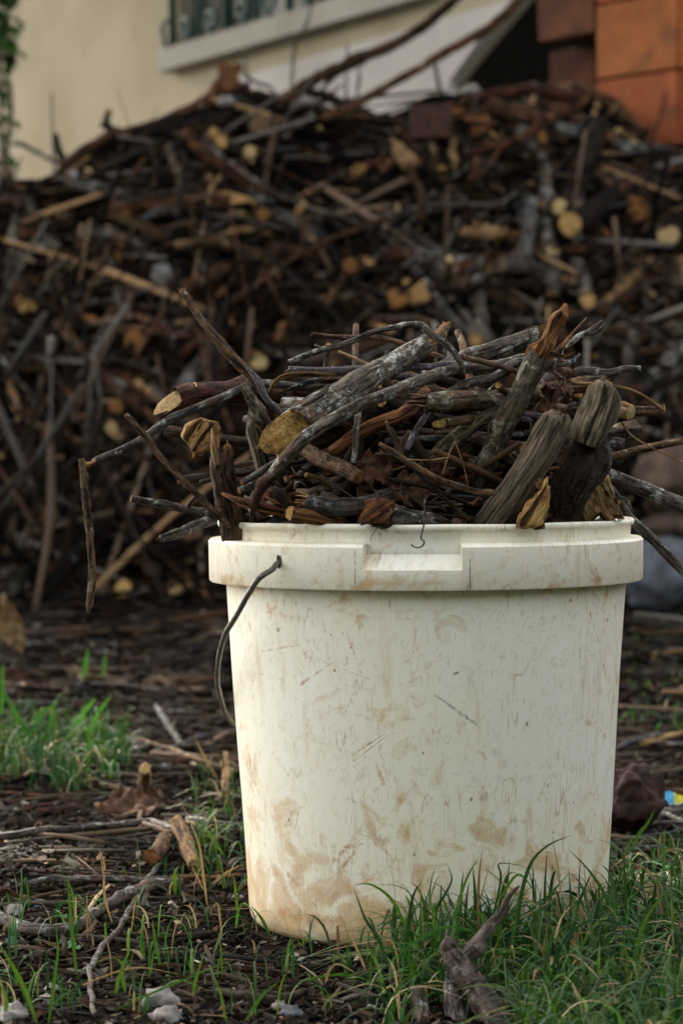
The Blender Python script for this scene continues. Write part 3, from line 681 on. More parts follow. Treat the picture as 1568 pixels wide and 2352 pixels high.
hs('twig', 'straight thin brown twig slanting down right from the far left to the rim', 'twig', [(288, 956, 1.64), (332, 1003, 1.645), (372, 1055, 1.65), (425, 1110, 1.655), (470, 1155, 1.66), (508, 1192, 1.675), (560, 1240, 1.70)], [12, 16, 15, 16, 16, 15, 14], 1.65, 'brown', e0='stub', cm='cutorange', knots=3, seed=14, rough=.07)
a = hs('twig', 'lichen spotted twig jutting out level at the left of the rim', 'twig', [(300, 1146, 1.68), (370, 1157, 1.685), (430, 1168, 1.69), (500, 1180, 1.70), (600, 1200, 1.75)], [16, 19, 18, 20, 20], 1.69, 'lichen', e0='cut', cm='cutorange', knots=5, seed=21, rough=.09)
child_tube(a, 'side_twig', [(430, 1166, 1.69), (436, 1154, 1.685), (447, 1142, 1.68)], 1.69, [10, 9, 7], 'brown')
hs('stick', 'grey stick stub poking out left just under the spotted twig, with a frayed end', 'stick', [(368, 1240, 1.73), (410, 1224, 1.735), (450, 1208, 1.745), (500, 1190, 1.76), (600, 1160, 1.80)], [18, 24, 24, 26, 26], 1.74, 'grey', e0='stub', cm='cutgrey', knots=3, seed=5)
hs('log', 'dark reddish log with a long pale slanting cut, leftmost log in the bucket', 'log', [(404, 918, 1.705), (440, 908, 1.71), (520, 898, 1.73), (600, 898, 1.76), (680, 905, 1.80)], [50, 54, 50, 50, 50], 1.71, 'red', e0='cut', cm='cutpale', sh0=(.3, -1.2, 1.9), seed=17, n=16, rough=.08, knots=1)
mb = MB(); chunk(mb, pxs([(424, 975), (462, 958), (502, 968), (508, 1010), (492, 1032), (446, 1055), (437, 1028), (416, 1002)], 1.695), .014, 4); tag(mb.build('wood_chunk', M['fibre'], None, tuple(P(462, 1055, 1.70))), 'jagged orange brown chunk of broken wood hanging at the left of the heap', 'wood chunk')
a = hs('branch', 'upright bark covered branch at the left with an orange snapped top', 'branch', [(512, 1030, 1.675), (512, 1075, 1.675), (522, 1130, 1.68), (535, 1190, 1.69), (545, 1260, 1.70)], [46, 58, 64, 62, 60], 1.68, 'brown', e0='stub', cm='cutorange', seed=23, n=14, knots=3, rough=.13)
child_tube(a, 'splinter', [(500, 1070, 1.665), (492, 1030, 1.665), (487, 984, 1.67)], 1.665, [16, 16, 2], 'peeled', knots=0)
hs('branch', 'upright slab of striped brown bark behind the orange snapped branch', 'branch', [(572, 935, 1.74), (582, 990, 1.735), (600, 1060, 1.73), (615, 1140, 1.73)], [40, 60, 58, 50], 1.735, 'weathered', e0='point', seed=6, flat=.6, n=14, knots=0)
hs('branch', 'short mossy branch under the purple bark strip', 'branch', [(560, 890, 1.70), (590, 940, 1.70), (615, 985, 1.71), (640, 1030, 1.73)], [20, 34, 30, 28], 1.70, 'olive', e0='stub', cm='cutgrey', seed=16, knots=4)
# -- the big log and its rough oval cut
a = hs('log', 'thickest grey log with a rough orange oval cut facing forward, in the middle', 'log', [(672, 984, 1.63), (730, 945, 1.645), (790, 905, 1.66), (860, 862, 1.68), (930, 820, 1.70), (985, 785, 1.715)], [84, 84, 72, 60, 50, 44], 1.66, 'lichen', e0='cut', cm='cutbig', sh0=(.5, -2.0, -.1), seed=41, n=20, rough=.07, knots=2, e1='stub')
child_tube(a, 'broken_tip', [(975, 792, 1.71), (1005, 768, 1.715), (1022, 750, 1.72), (1037, 736, 1.72)], 1.715, [30, 26, 20, 3], 'peeled', knots=0, rough=.25, seed=7)
for k, (pts, w_) in enumerate((([(640, 905, 1.655), (700, 880, 1.65), (740, 870, 1.655)], [6, 26, 14]), ([(618, 900, 1.66), (645, 868, 1.652), (700, 856, 1.655), (770, 862, 1.67)], [7, 18, 15, 8]), ([(700, 930, 1.62), (735, 905, 1.63), (760, 880, 1.64)], [14, 26, 10]))):
    hs('bark_strip', ('ragged grey bark flap above the big oval cut', 'curled tan bark strip arching over the left of the big log', 'dark loose bark flap on the neck of the big log')[k], 'bark strip', pts, w_, 1.65, ('grey', 'peeled', 'dark')[k], flat=.4, seed=50+k, n=10, rough=.3, knots=0, group='loose bark on the sticks')
a = hs('stick', 'long spotted grey stick curving across the whole heap down to a peeled tip', 'stick', [(618, 1098, 1.622), (655, 1052, 1.618), (700, 1010, 1.615), (745, 975, 1.615), (800, 945, 1.62), (880, 910, 1.63), (960, 875, 1.645), (1050, 848, 1.66), (1140, 835, 1.68), (1215, 822, 1.70), (1300, 835, 1.74)], [24, 29, 30, 30, 30, 28, 26, 26, 24, 22, 20], 1.62, 'lichen', seed=44, n=14, rough=.07, knots=9, seg=6)
child_tube(a, 'peeled_tip', [(624, 1090, 1.621), (600, 1120, 1.63), (587, 1155, 1.64), (577, 1198, 1.65)], 1.63, [27, 25, 19, 8], 'red', knots=2, rough=.12, seed=3, n=10)
hs('twig', 'short blue grey twig with an orange cut tip, upper of a pair at the left', 'twig', [(556, 1108, 1.64), (590, 1090, 1.645), (640, 1062, 1.66), (700, 1030, 1.69)], [16, 18, 18, 18], 1.64, 'grey', e0='cut', cm='cutorange', seed=15)
hs('twig', 'short blue grey twig with an orange cut tip, lower of a pair at the left', 'twig', [(549, 1128, 1.645), (590, 1112, 1.65), (650, 1085, 1.67)], [19, 19, 18], 1.64, 'grey', e0='cut', cm='cutorange', seed=25)
hs('twig', 'thin lichen covered twig arching over the top of the heap and down at the middle', 'twig', [(664, 834, 1.64), (700, 820, 1.64), (740, 803, 1.64), (800, 785, 1.645), (870, 758, 1.65), (960, 747, 1.655), (985, 762, 1.655), (1030, 792, 1.65), (1055, 830, 1.65), (1062, 866, 1.66)], [12, 14, 14, 14, 13, 15, 17, 15, 15, 12], 1.65, 'lichen', e0='stub', cm='cutgrey', seed=33, knots=8, rough=.12, sprigs=[(pxs([(740, 803), (722, 792)], 1.64), rad([8, 6], 1.64)), (pxs([(1022, 782), (1024, 762)], 1.65), rad([5, 2], 1.65))])
hs('stick', 'straight purple grey stick lying level across the top, upper of the parallel ones', 'stick', [(664, 851, 1.675), (760, 853, 1.68), (850, 848, 1.69), (950, 842, 1.705), (1090, 835, 1.73)], [20, 22, 20, 18, 16], 1.68, 'purple', e0='stub', cm='cutgrey', seed=34, knots=1, rough=.05)
hs('stick', 'split reddish stick lying close under the straight purple one', 'stick', [(672, 868, 1.69), (760, 872, 1.69), (840, 868, 1.70)], [10, 16, 10], 1.68, 'red', e0='point', e1='point', seed=35, knots=0)
hs('twig', 'thin brown twig behind the arching one at the top of the heap', 'twig', [(716, 772, 1.76), (780, 776, 1.76), (860, 773, 1.76), (940, 795, 1.77), (1040, 830, 1.78)], [10, 12, 12, 12, 10], 1.76, 'brown', e0='stub', cm='cutorange', seed=36)
hs('twig', 'thin pale twig crossing under the arching twig, upper middle of the heap', 'twig', [(775, 808, 1.74), (840, 832, 1.74), (900, 855, 1.74)], [7, 8, 8], 1.74, 'peeled', seed=37)
hs('stick', 'blue grey stick glimpsed level behind the big log', 'stick', [(705, 885, 1.72), (800, 878, 1.72), (900, 866, 1.73), (1000, 872, 1.74)], [18, 20, 18, 18], 1.72, 'grey', seed=38)
hs('log', 'spotted grey log with a splintered pale end at the upper right', 'log', [(1238, 770, 1.73), (1190, 785, 1.73), (1130, 805, 1.735), (1060, 832, 1.75), (980, 860, 1.78)], [44, 44, 42, 40, 38], 1.73, 'lichen', e0='frayed', cm='cutpale', seed=61, n=14, knots=2)
hs('branch', 'tall upright branch with a shattered dark spike, highest on the right', 'branch', [(1100, 1120, 1.66), (1125, 1045, 1.655), (1160, 970, 1.65), (1195, 900, 1.645), (1222, 848, 1.645), (1240, 815, 1.645)], [44, 46, 48, 50, 56, 50], 1.65, 'olive', e1='frayed', cm='rust', seed=63, n=16, knots=4, rough=.07)
a = hs('branch_spike', 'jagged brown spike of splintered wood topping the tall right branch', 'branch', [(1232, 840, 1.65), (1252, 800, 1.652), (1268, 760, 1.652), (1290, 725, 1.652), (1301, 697, 1.652)], [60, 54, 36, 40, 10], 1.65, 'rust', seed=64, n=12, rough=.35, knots=6, group=None, flat=.7)
child_tube(a, 'splinter', [(1285, 800, 1.64), (1302, 780, 1.64), (1312, 765, 1.64)], 1.64, [14, 9, 3], 'rust')
child_tube(a, 'splinter', [(1262, 812, 1.64), (1290, 818, 1.64), (1318, 808, 1.64)], 1.64, [14, 10, 2], 'rust')
child_tube(a, 'splinter', [(1240, 818, 1.64), (1250, 795, 1.635), (1252, 778, 1.635)], 1.64, [14, 10, 3], 'rust')
child_tube(a, 'splinter', [(1282, 838, 1.645), (1310, 832, 1.64), (1330, 812, 1.64)], 1.64, [12, 14, 6], 'grey')
hs('log', 'smooth weathered grey log without bark and with a rounded top, right of the middle', 'log', [(1284, 946, 1.625), (1276, 968, 1.625), (1240, 1040, 1.625), (1195, 1110, 1.628), (1140, 1190, 1.635), (1090, 1260, 1.65)], [44, 72, 78, 76, 78, 76], 1.63, 'weathered', seed=66, n=20, rough=.06, knots=1, seg=8)
a = hs('log', 'dark barked log with a pale flaking top, standing at the far right of the heap', 'log', [(1352, 1000, 1.66), (1335, 1050, 1.66), (1312, 1110, 1.66), (1290, 1170, 1.665), (1270, 1240, 1.67)], [62, 92, 96, 98, 98], 1.66, 'dark', seed=67, n=18, rough=.08, knots=2)
child_tube(a, 'bare_top', [(1340, 1020, 1.645), (1352, 990, 1.645), (1372, 935, 1.65), (1382, 900, 1.652), (1386, 889, 1.655)], 1.65, [74, 84, 80, 72, 40], 'weathered', n=16, seg=6, rough=.10, seed=19)
hs('log', 'cream log end peeping out behind the flaking top at the right', 'log', [(1398, 935, 1.72), (1428, 945, 1.70), (1448, 950, 1.695)], [44, 48, 40], 1.70, 'peeled', e1='cut', cm='cutpale', seed=68, n=14, knots=0)
mb = MB(); chunk(mb, pxs([(1184, 1212), (1192, 1180), (1222, 1145), (1258, 1094), (1262, 1130), (1256, 1175), (1250, 1215)], 1.615), .010, 14); tag(mb.build('wood_splinter', M['fibre'], None, tuple(P(1220, 1215, 1.61))), 'pointed orange splinter standing at the rim between the two weathered logs', 'splinter')
mb = MB(); chunk(mb, pxs([(1308, 1206), (1318, 1130), (1350, 1060), (1385, 1070), (1402, 1110), (1425, 1150), (1418, 1206)], 1.685), .018, 15, 1.4); tag(mb.build('wood_chunk', M['peeled'], None, tuple(P(1360, 1206, 1.69))), 'large tan split chunk with ragged edges at the right end of the rim', 'wood chunk')
hs('stick', 'thick grey stick running out of the photo at the right edge', 'stick', [(1340, 1068, 1.71), (1400, 1092, 1.70), (1480, 1126, 1.69), (1568, 1160, 1.68), (1700, 1210, 1.66)], [34, 36, 36, 36, 34], 1.70, 'grey', seed=70, n=14, rough=.05, knots=3)
hs('stick', 'thin spotted stick hanging down at the right behind the rim', 'stick', [(1400, 1120, 1.80), (1440, 1180, 1.80), (1480, 1222, 1.79), (1530, 1272, 1.78), (1600, 1340, 1.77)], [18, 22, 24, 24, 22], 1.8, 'lichen', seed=71, knots=4, sprigs=[(pxs([(1420, 1140, 1.80), (1438, 1150, 1.79), (1452, 1178, 1.79)], 1.8), rad([8, 8, 6], 1.8))])
hs('twig', 'forked pale grey twig at the upper right beside the spike', 'twig', [(1300, 800, 1.70), (1330, 770, 1.70), (1352, 758, 1.70), (1384, 735, 1.70)], [14, 14, 13, 8], 1.70, 'lichen', seed=72, sprigs=[(pxs([(1340, 766), (1365, 762), (1385, 748)], 1.70), rad([10, 10, 7], 1.7))])
hs('stick', 'short grey stick jutting out level at the right below the forked twig', 'stick', [(1280, 870, 1.74), (1340, 850, 1.73), (1395, 858, 1.72), (1435, 850, 1.72), (1470, 850, 1.72)], [16, 20, 18, 16, 14], 1.72, 'grey', e1='cut', cm='cutgrey', seed=73, knots=4)
hs('twig', 'very thin whitish twig bending down to the right above the far right log', 'twig', [(1290, 868, 1.69), (1330, 878, 1.69), (1400, 885, 1.68), (1460, 902, 1.68), (1500, 925, 1.68), (1527, 946, 1.68)], [6, 8, 8, 9, 10, 7], 1.68, 'peeled', seed=74, knots=5)
hs('log', 'short stub with a frayed hollow end lying right of the middle', 'log', [(975, 924, 1.635), (1010, 922, 1.64), (1060, 920, 1.65), (1120, 926, 1.665), (1180, 935, 1.69)], [42, 48, 46, 44, 42], 1.64, 'olive', e0='frayed', cm='cutgrey', seed=75, n=16, rough=.07, knots=2)
hs('stick', 'tan grey stick slanting up right beneath the frayed stub', 'stick', [(960, 1090, 1.67), (1000, 1048, 1.665), (1060, 995, 1.66), (1110, 960, 1.66), (1155, 935, 1.665)], [34, 36, 36, 34, 34], 1.665, 'olive', seed=76, n=12, rough=.06)
hs('stick', 'slim stick with a yellow leaf shaped cut below the frayed stub', 'stick', [(1015, 972, 1.645), (1060, 966, 1.65), (1110, 955, 1.67)], [20, 24, 20], 1.65, 'brown', e0='cut', cm='cut', sh0=(0, -2.2, .4), seed=77, n=14, knots=0)
hs('stick', 'bent grey stick winding above the frayed stub towards the tall branch', 'stick', [(985, 950, 1.67), (1030, 905, 1.665), (1080, 880, 1.66), (1140, 862, 1.66), (1180, 835, 1.665), (1232, 822, 1.67)], [16, 20, 22, 20, 22, 20], 1.665, 'grey', seed=78, knots=4)
hs('twig', 'brown twig sloping down right between the arch and the tall branch', 'twig', [(1058, 815, 1.66), (1110, 830, 1.655), (1170, 850, 1.655), (1218, 868, 1.66)], [12, 13, 12, 11], 1.66, 'brown', seed=79)
a = hs('twig', 'thin forked brown twig lying in front at the middle, pointing up left', 'twig', [(868, 1018, 1.60), (905, 1042, 1.60), (950, 1070, 1.60), (1010, 1100, 1.605), (1075, 1122, 1.61), (1136, 1133, 1.615)], [9, 14, 15, 15, 15, 14], 1.6, 'brown', seed=80, knots=4)
child_tube(a, 'side_twig', [(886, 966, 1.60), (898, 1000, 1.60), (922, 1045, 1.60)], 1.60, [6, 10, 11], 'brown')
hs('twig', 'thin dark twig sagging under the forked brown one', 'twig', [(862, 1042, 1.605), (910, 1052, 1.605), (960, 1085, 1.61), (1020, 1140, 1.615), (1085, 1200, 1.63)], [8, 12, 12, 11, 10], 1.6, 'dark', seed=81)
hs('twig', 'short purple twig leaning up right of the forked brown one', 'twig', [(930, 1036, 1.625), (950, 1000, 1.63), (975, 960, 1.635), (990, 940, 1.65)], [12, 16, 16, 14], 1.63, 'purple', seed=82)
hs('twig', 'short straight twig hanging upright in the middle with a brown tip', 'twig', [(812, 1066, 1.62), (815, 1020, 1.622), (822, 965, 1.625), (830, 930, 1.65)], [13, 14, 14, 14], 1.62, 'lichen', e0='cut', cm='cutorange', seed=83, knots=1)
hs('stick', 'brown stub with a frayed orange end below the big oval cut', 'stick', [(824, 1100, 1.61), (795, 1080, 1.62), (750, 1058, 1.64), (700, 1035, 1.67)], [30, 34, 36, 36], 1.62, 'brown', e0='cut', cm='cutorange', seed=84, n=14)
hs('stick', 'curved grey log lying level just above the front rim', 'log', [(706, 1150, 1.63), (760, 1164, 1.625), (830, 1162, 1.625), (890, 1142, 1.635), (940, 1130, 1.66)], [32, 42, 44, 42, 36], 1.63, 'grey', e0='frayed', cm='cut', seed=85, n=14, knots=2)
hs('stick', 'orange brown stub with a yellow cut face on the front rim', 'stick', [(668, 1180, 1.625), (700, 1186, 1.625), (750, 1196, 1.63), (790, 1205, 1.64)], [34, 34, 32, 28], 1.63, 'rust', e0='cut', cm='cut', sh0=(0, -.9, 0), seed=86, n=14, knots=1)
hs('branch', 'cracked log butt with an orange split end, centre of the front rim', 'log', [(850, 1180, 1.617), (890, 1182, 1.617), (940, 1190, 1.62), (1000, 1200, 1.63), (1050, 1212, 1.64)], [62, 56, 46, 38, 30], 1.62, 'grey', e0='cut', cm='rust', sh0=(0, -.9, .3), seed=87, n=16, rough=.12, knots=2)
mb = MB(); chunk(mb, pxs([(828, 1208), (832, 1170), (850, 1145), (880, 1140), (905, 1150), (905, 1185), (890, 1210)], 1.607), .008, 33, 1.2); tag(mb.build('bark_flake', M['rust'], None, tuple(P(865, 1210, 1.607))), 'rust brown flake of bark leaning on the cracked log butt at the front rim', 'bark')
hs('stick', 'splintered brown stick lying from the left rim towards the yellow cut stub', 'stick', [(514, 1138, 1.665), (560, 1152, 1.65), (610, 1170, 1.645), (660, 1185, 1.65)], [14, 30, 34, 30], 1.65, 'rust', e0='frayed', cm='cutorange', seed=88, flat=.6, n=12)
hs('stick', 'knotty dark stub curling up near the left of the front rim', 'stick', [(622, 1122, 1.62), (645, 1140, 1.625), (665, 1165, 1.635), (700, 1185, 1.65)], [22, 26, 20, 18], 1.63, 'dark', seed=89, knots=6, rough=.2)
hs('stick', 'brown branch piece slanting behind the hanging upright twig', 'stick', [(760, 1040, 1.66), (840, 985, 1.66), (920, 950, 1.665), (980, 900, 1.68)], [30, 34, 34, 30], 1.66, 'rust', seed=90, n=12)
hs('log', 'dark log deep in the heap under the long spotted stick', 'log', [(700, 1010, 1.69), (800, 970, 1.69), (900, 935, 1.69), (1000, 905, 1.70)], [50, 54, 50, 48], 1.69, 'dark', seed=91, n=12)
hs('log', 'dark log deep in the heap left of the tall right branch', 'log', [(900, 1150, 1.68), (980, 1100, 1.68), (1060, 1050, 1.68), (1130, 990, 1.69)], [44, 46, 44, 40], 1.68, 'dark', seed=92, n=12)
# curly tendril and grass wisps over the front rim
hs('tendril', 'dark wiry tendril hanging over the front rim and curling at its tip', 'tendril', [(976, 1142, 1.60), (974, 1165, 1.598), (977, 1185, 1.597), (972, 1210, 1.596), (966, 1235, 1.596), (973, 1244, 1.596), (971, 1252, 1.596), (962, 1258, 1.596), (950, 1256, 1.596), (944, 1251, 1.596)], [4.5, 4, 7, 4, 4, 4, 4, 3.5, 3, 5], 1.6, 'purple', seed=93, n=7, knots=3, group=None, rough=.15, wob=.0003)
hs('grass_wisp', 'dry grass wisp caught on the front rim under the cracked log butt', 'grass wisp', [(898, 1170, 1.598), (893, 1200, 1.597), (882, 1218, 1.597), (868, 1212, 1.597), (855, 1228, 1.597), (850, 1242, 1.597)], [2.4, 2.4, 2, 2, 1.6, 2], 1.6, 'olive', seed=94, n=5, knots=0, group='dry grass stalks on the heap', wob=.0002)
for k, (pts, lab) in enumerate((([(1044, 1012), (1058, 1050), (1068, 1085), (1076, 1122)], 'straw stalk leaning in front of the heap, right of the forked twig'), ([(1044, 1012), (1030, 1045), (1015, 1090)], 'straw stalk bent down left from the top of the other, middle of the heap'),
                  ([(932, 1085), (922, 1110), (915, 1138)], 'greenish stalk short in front of the dry leaf'), ([(1030, 1050), (985, 1056), (930, 1055)], 'thin level stalk crossing the forked brown twig'))):
    hs('straw', lab, 'straw', [(p[0], p[1], 1.598) for p in pts], [3, 3, 2.5], 1.6, 'peeled', seed=95+k, n=5, knots=0, group='dry grass stalks on the heap', wob=.0002)
hs('straw', 'long curved tan stalk arching out at the right edge of the heap', 'straw', [(1425, 968, 1.70), (1450, 1000, 1.70), (1500, 1030, 1.70), (1568, 1062, 1.69), (1640, 1100, 1.69)], [5, 5, 4, 4, 4], 1.7, 'peeled', seed=99, n=5, knots=0, group='dry grass stalks on the heap')
def dryleaf(c, size, yaw, pitch, seed, label, curl=.5, mat='dryleaf', loc=None, group='dry brown leaves'):
    """crumpled lobed leaf: a thin sheet with lobes, folds and a midrib"""
    mb = MB(); nu, nv = 25, 15; vs = []; cy, sy, cp, sp_ = math.cos(yaw), math.sin(yaw), math.cos(pitch), math.sin(pitch)
    for i in range(nu):
        t = i/(nu-1); wd = .42*math.sin(PI*min(1, t*1.02+.02))**.7*(1+.22*math.sin(t*17+seed)+.12*math.sin(t*41+seed*2))
        for j in range(nv):
            s = (j/(nv-1)*2-1); x = (t-.5); y = s*wd
            z = curl*(.22*s*s*math.sin(PI*t)+.28*(t-.5)**2)+.16*mn.noise(Vector((x*4+seed, y*5, 0)))+.09*mn.noise(Vector((x*10, y*10, seed)))
            p = Vector((x, y, z))*size; p = Vector((p.x, p.y*cp-p.z*sp_, p.y*sp_+p.z*cp)); p = Vector((p.x*cy-p.y*sy, p.x*sy+p.y*cy, p.z)); vs.append(Vector(c)+p)
    fs = [(i*nv+j, (i+1)*nv+j, (i+1)*nv+j+1, i*nv+j+1) for i in range(nu-1) for j in range(nv-1)]
    mb.add(vs, fs); o = mb.build('dry_leaf', M[mat], None, tuple(c)); md = o.modifiers.new('s', 'SOLIDIFY'); md.thickness = .0004
    return tag(o, label, 'leaf', group)
dryleaf(P(945, 1130, 1.64), .030, .4, 1.3, 3, 'crumpled rust brown leaf among the sticks behind the tendril')
dryleaf(P(920, 1150, 1.63), .022, 1.9, .9, 9, 'small curled brown leaf right of the cracked log butt')
dryleaf(P(1290, 865, 1.67), .034, 1.2, 1.4, 5, 'dark red brown leaf hanging beside the shattered spike')
dryleaf(P(1265, 930, 1.675), .030, .9, 1.2, 8, 'dark red leaf tucked behind the weathered log top')
dryleaf(P(1010, 1080, 1.65), .020, 2.4, 1.2, 12, 'small orange leaf right of the forked twig')
dryleaf(P(860, 1075, 1.65), .026, .2, 1.3, 15, 'dark brown leaf behind the upright hanging twig')
# loose bark and twig scraps that fill the heap: nobody could count them
mb = MB(); r_ = random.Random(3)
def heap(x, y):
    d = math.hypot(x-BX, y-BY)/.142; return HB-.012+.062*max(0, 1-d*d)**.6
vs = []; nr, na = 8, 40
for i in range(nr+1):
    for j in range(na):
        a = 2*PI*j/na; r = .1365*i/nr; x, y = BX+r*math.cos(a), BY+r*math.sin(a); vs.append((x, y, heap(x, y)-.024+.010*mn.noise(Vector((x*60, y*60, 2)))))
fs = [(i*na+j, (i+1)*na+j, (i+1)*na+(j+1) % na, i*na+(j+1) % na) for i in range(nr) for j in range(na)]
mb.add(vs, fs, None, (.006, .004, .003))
pal = [(.05, .03, .02), (.09, .055, .035), (.14, .10, .07), (.10, .095, .09), (.20, .12, .06), (.12, .045, .02)]
for k in range(900):
    a = r_.random()*2*PI; r = .128*r_.random()**.5; x, y = BX+r*math.cos(a), BY+r*math.sin(a); z = heap(x, y)+r_.uniform(-.022, -.004)
    L = r_.uniform(.012, .075); d = Vector((r_.gauss(0, 1), r_.gauss(0, 1), r_.gauss(0, .45))).normalized(); c = Vector((x, y, z)); q = c+d*L
    if math.hypot(q.x-BX, q.y-BY) > .13: d.x, d.y = -d.x, -d.y
    n0 = len(mb.v); tube(mb, [c, c+d*L*.5+Vector((0, 0, r_.gauss(0, .002))), c+d*L], [r_.choice([.0008, .0012, .0018, .0026, .0036])], 5, .2, k, 1, flat=r_.uniform(.4, 1)); g = r_.uniform(.2, .9); cl = tuple(c*g for c in r_.choice(pal)); mb.col[n0:] = [cl]*(len(mb.v)-n0)
tag(mb.build('wood_scraps', M['chips'], None, None), 'loose bark and twig scraps filling the bucket under the sticks', 'wood scraps', kind='stuff')

# further sticks half buried in the heap, named by the landmark they lie next to
def where(px, py, marks, used_i=None):
    best = min(marks, key=lambda m_: (m_[0]-px)**2+(m_[1]-py)**2)
    dx, dy = px-best[0], py-best[1]
    if abs(dx) > 2.2*abs(dy): d = 'right of' if dx > 0 else 'left of'
    elif abs(dy) > 2.2*abs(dx): d = 'below' if dy > 0 else 'above'
    else: d = ('lower' if dy > 0 else 'upper')+(' right of' if dx > 0 else ' left of')
    return d+' '+best[2]
def lean(a, b):
    dx, dy = b[0]-a[0], a[1]-b[1]
    if dx < 0: dx, dy = -dx, -dy
    an_ = math.degrees(math.atan2(dy, dx))
    if abs(an_) < 14: return 'level'
    if abs(an_) > 68: return 'upright'
    return 'rising to the right' if an_ > 0 else 'rising to the left'
def uniq(base):
    """a label no other thing has; the words tell how far from the landmark it lies when two agree"""
    for extra in ('', ', deeper', ', outer', ', shorter', ', hindmost', ', crossed', ', hidden'):
        t = base+extra
        if t not in ALL_LABELS and len(t.split()) <= 16: ALL_LABELS.add(t); return t
    ALL_LABELS.add(base); return base
BM = [(672, 985, 'the big oval cut'), (1190, 900, 'the tall branch'), (1240, 1040, 'the weathered log'), (1350, 960, 'the flaking log top'), (945, 1130, 'the rust leaf'), (530, 1100, 'the orange snapped branch'),
      (1010, 925, 'the frayed stub'), (820, 1100, 'the frayed orange stub'), (960, 747, 'the arching twig'), (760, 1160, 'the curved grey log'), (1200, 780, 'the splintered pale end')]
r_ = random.Random(77)
for k in range(95):
    a_ = r_.random()*2*PI; r = .10*r_.random()**.5; c = Vector((BX+r*math.cos(a_), BY+r*math.sin(a_)*.8+.01, 0)); c.z = heap(c.x, c.y)+r_.uniform(-.004, .038)
    L = r_.uniform(.07, .20); d = Vector((r_.gauss(0, 1), r_.gauss(0, .45), r_.gauss(0, .22))).normalized(); p0, p1 = c-d*L/2, c+d*L/2
    for p in (p0, p1):
        q = Vector((p.x-BX, p.y-BY, 0))
        if q.length > .125 and p.z < HB+.02: p.z = HB+.025
    r0 = r_.choice([.0016, .0022, .003, .0036, .0048, .006]); mt = r_.choice(['brown', 'dark', 'grey', 'lichen', 'red', 'purple', 'brown', 'dark'])
    word = dict(brown='brown', dark='dark', grey='grey', lichen='spotted grey', red='reddish', purple='purplish')[mt]
    def prj(p):
        v = p-Vector((0, 0, CH)); y_ = v.y*CT-v.z*ST; return (784+F*v.x/y_, 1176-F*(v.z*CT+v.y*ST)/y_)
    pc = prj(c); lab = uniq('%s %s stick %s in bucket, %s' % ('thin' if r0 < .003 else 'stout' if r0 > .0048 else 'slender', word, lean(prj(p0), prj(p1)), where(pc[0], pc[1], BM)))
    mid = (p0+p1)/2+Vector((r_.gauss(0, .006), r_.gauss(0, .004), r_.gauss(0, .005)))
    stick('stick', lab, 'stick', [p0, mid, p1], [r0*1.05, r0, r0*.85], mt, e0='cut', e1='stub' if k % 3 else 'cut', cm=r_.choice(['cutorange', 'cut', 'cutgrey']), group=GB, seed=200+k, n=10)
# ================================================================== BRUSH PILE
GP = 'sticks and branches of the big brush pile'
crest = [(-1500, 1330), (-900, 1000), (-400, 520), (0, 402), (60, 398), (100, 400), (150, 365), (250, 310), (330, 285), (400, 258), (470, 225), (540, 205), (600, 215), (700, 225), (780, 245), (850, 268), (900, 255), (940, 235), (1000, 215), (1060, 205), (1150, 190), (1250, 185), (1330, 200), (1400, 230), (1450, 285), (1568, 350), (1900, 420), (2300, 900), (2700, 1330)]
def cy(px):
    for (x0, y0), (x1, y1) in zip(crest, crest[1:]):
        if x0 <= px <= x1: return y0+(y1-y0)*(px-x0)/(x1-x0)
    return 400
FOOT = 1385
def Dp(px, py):
    t = (py-cy(px))/(FOOT-cy(px)); t = max(-.05, min(1.1, t))
    return 6.30-1.12*t+.10*mn.noise(Vector((px*.004, py*.004, 3)))
def ps(px, py, out=0.0): return P(px, py, Dp(px, py)-out)
# the mass of small brushwood under and between the sticks that one can tell apart
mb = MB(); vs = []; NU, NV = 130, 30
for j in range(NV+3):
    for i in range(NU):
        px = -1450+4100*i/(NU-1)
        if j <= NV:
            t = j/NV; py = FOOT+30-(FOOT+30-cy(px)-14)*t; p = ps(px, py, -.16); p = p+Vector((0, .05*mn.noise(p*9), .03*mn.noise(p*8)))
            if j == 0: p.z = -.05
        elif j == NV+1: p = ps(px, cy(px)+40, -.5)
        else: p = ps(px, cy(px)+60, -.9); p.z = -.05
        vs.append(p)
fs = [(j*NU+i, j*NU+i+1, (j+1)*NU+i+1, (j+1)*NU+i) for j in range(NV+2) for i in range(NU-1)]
mb.add(vs, fs, None, (.002, .0015, .001))  # core coloured near black to deepen the shade in the gaps
r_ = random.Random(21)
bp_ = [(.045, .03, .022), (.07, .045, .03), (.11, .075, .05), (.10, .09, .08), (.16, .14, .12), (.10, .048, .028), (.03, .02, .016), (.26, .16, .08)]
def projq(p):
    v = p-Vector((0, 0, CH)); y_ = v.y*CT-v.z*ST; return (784+F*v.x/y_, 1176-F*(v.z*CT+v.y*ST)/y_)
def sdir(a, out):
    return Vector((math.cos(a), -.72*math.sin(a)*-1*.9+0, math.sin(a)))
def slopedir(r_, steep=.5, end=.2):
    a = r_.gauss(0, .7) if r_.random() < .5 else r_.uniform(-PI/2, PI/2)
    d = Vector((math.cos(a), .62*math.sin(a), .78*math.sin(a)))
    if r_.random() < end: d += Vector((0, -1.2*r_.random()-.4, r_.gauss(0, .2)))
    d += Vector((0, r_.gauss(0, .15), r_.gauss(0, .12))); return d.normalized()
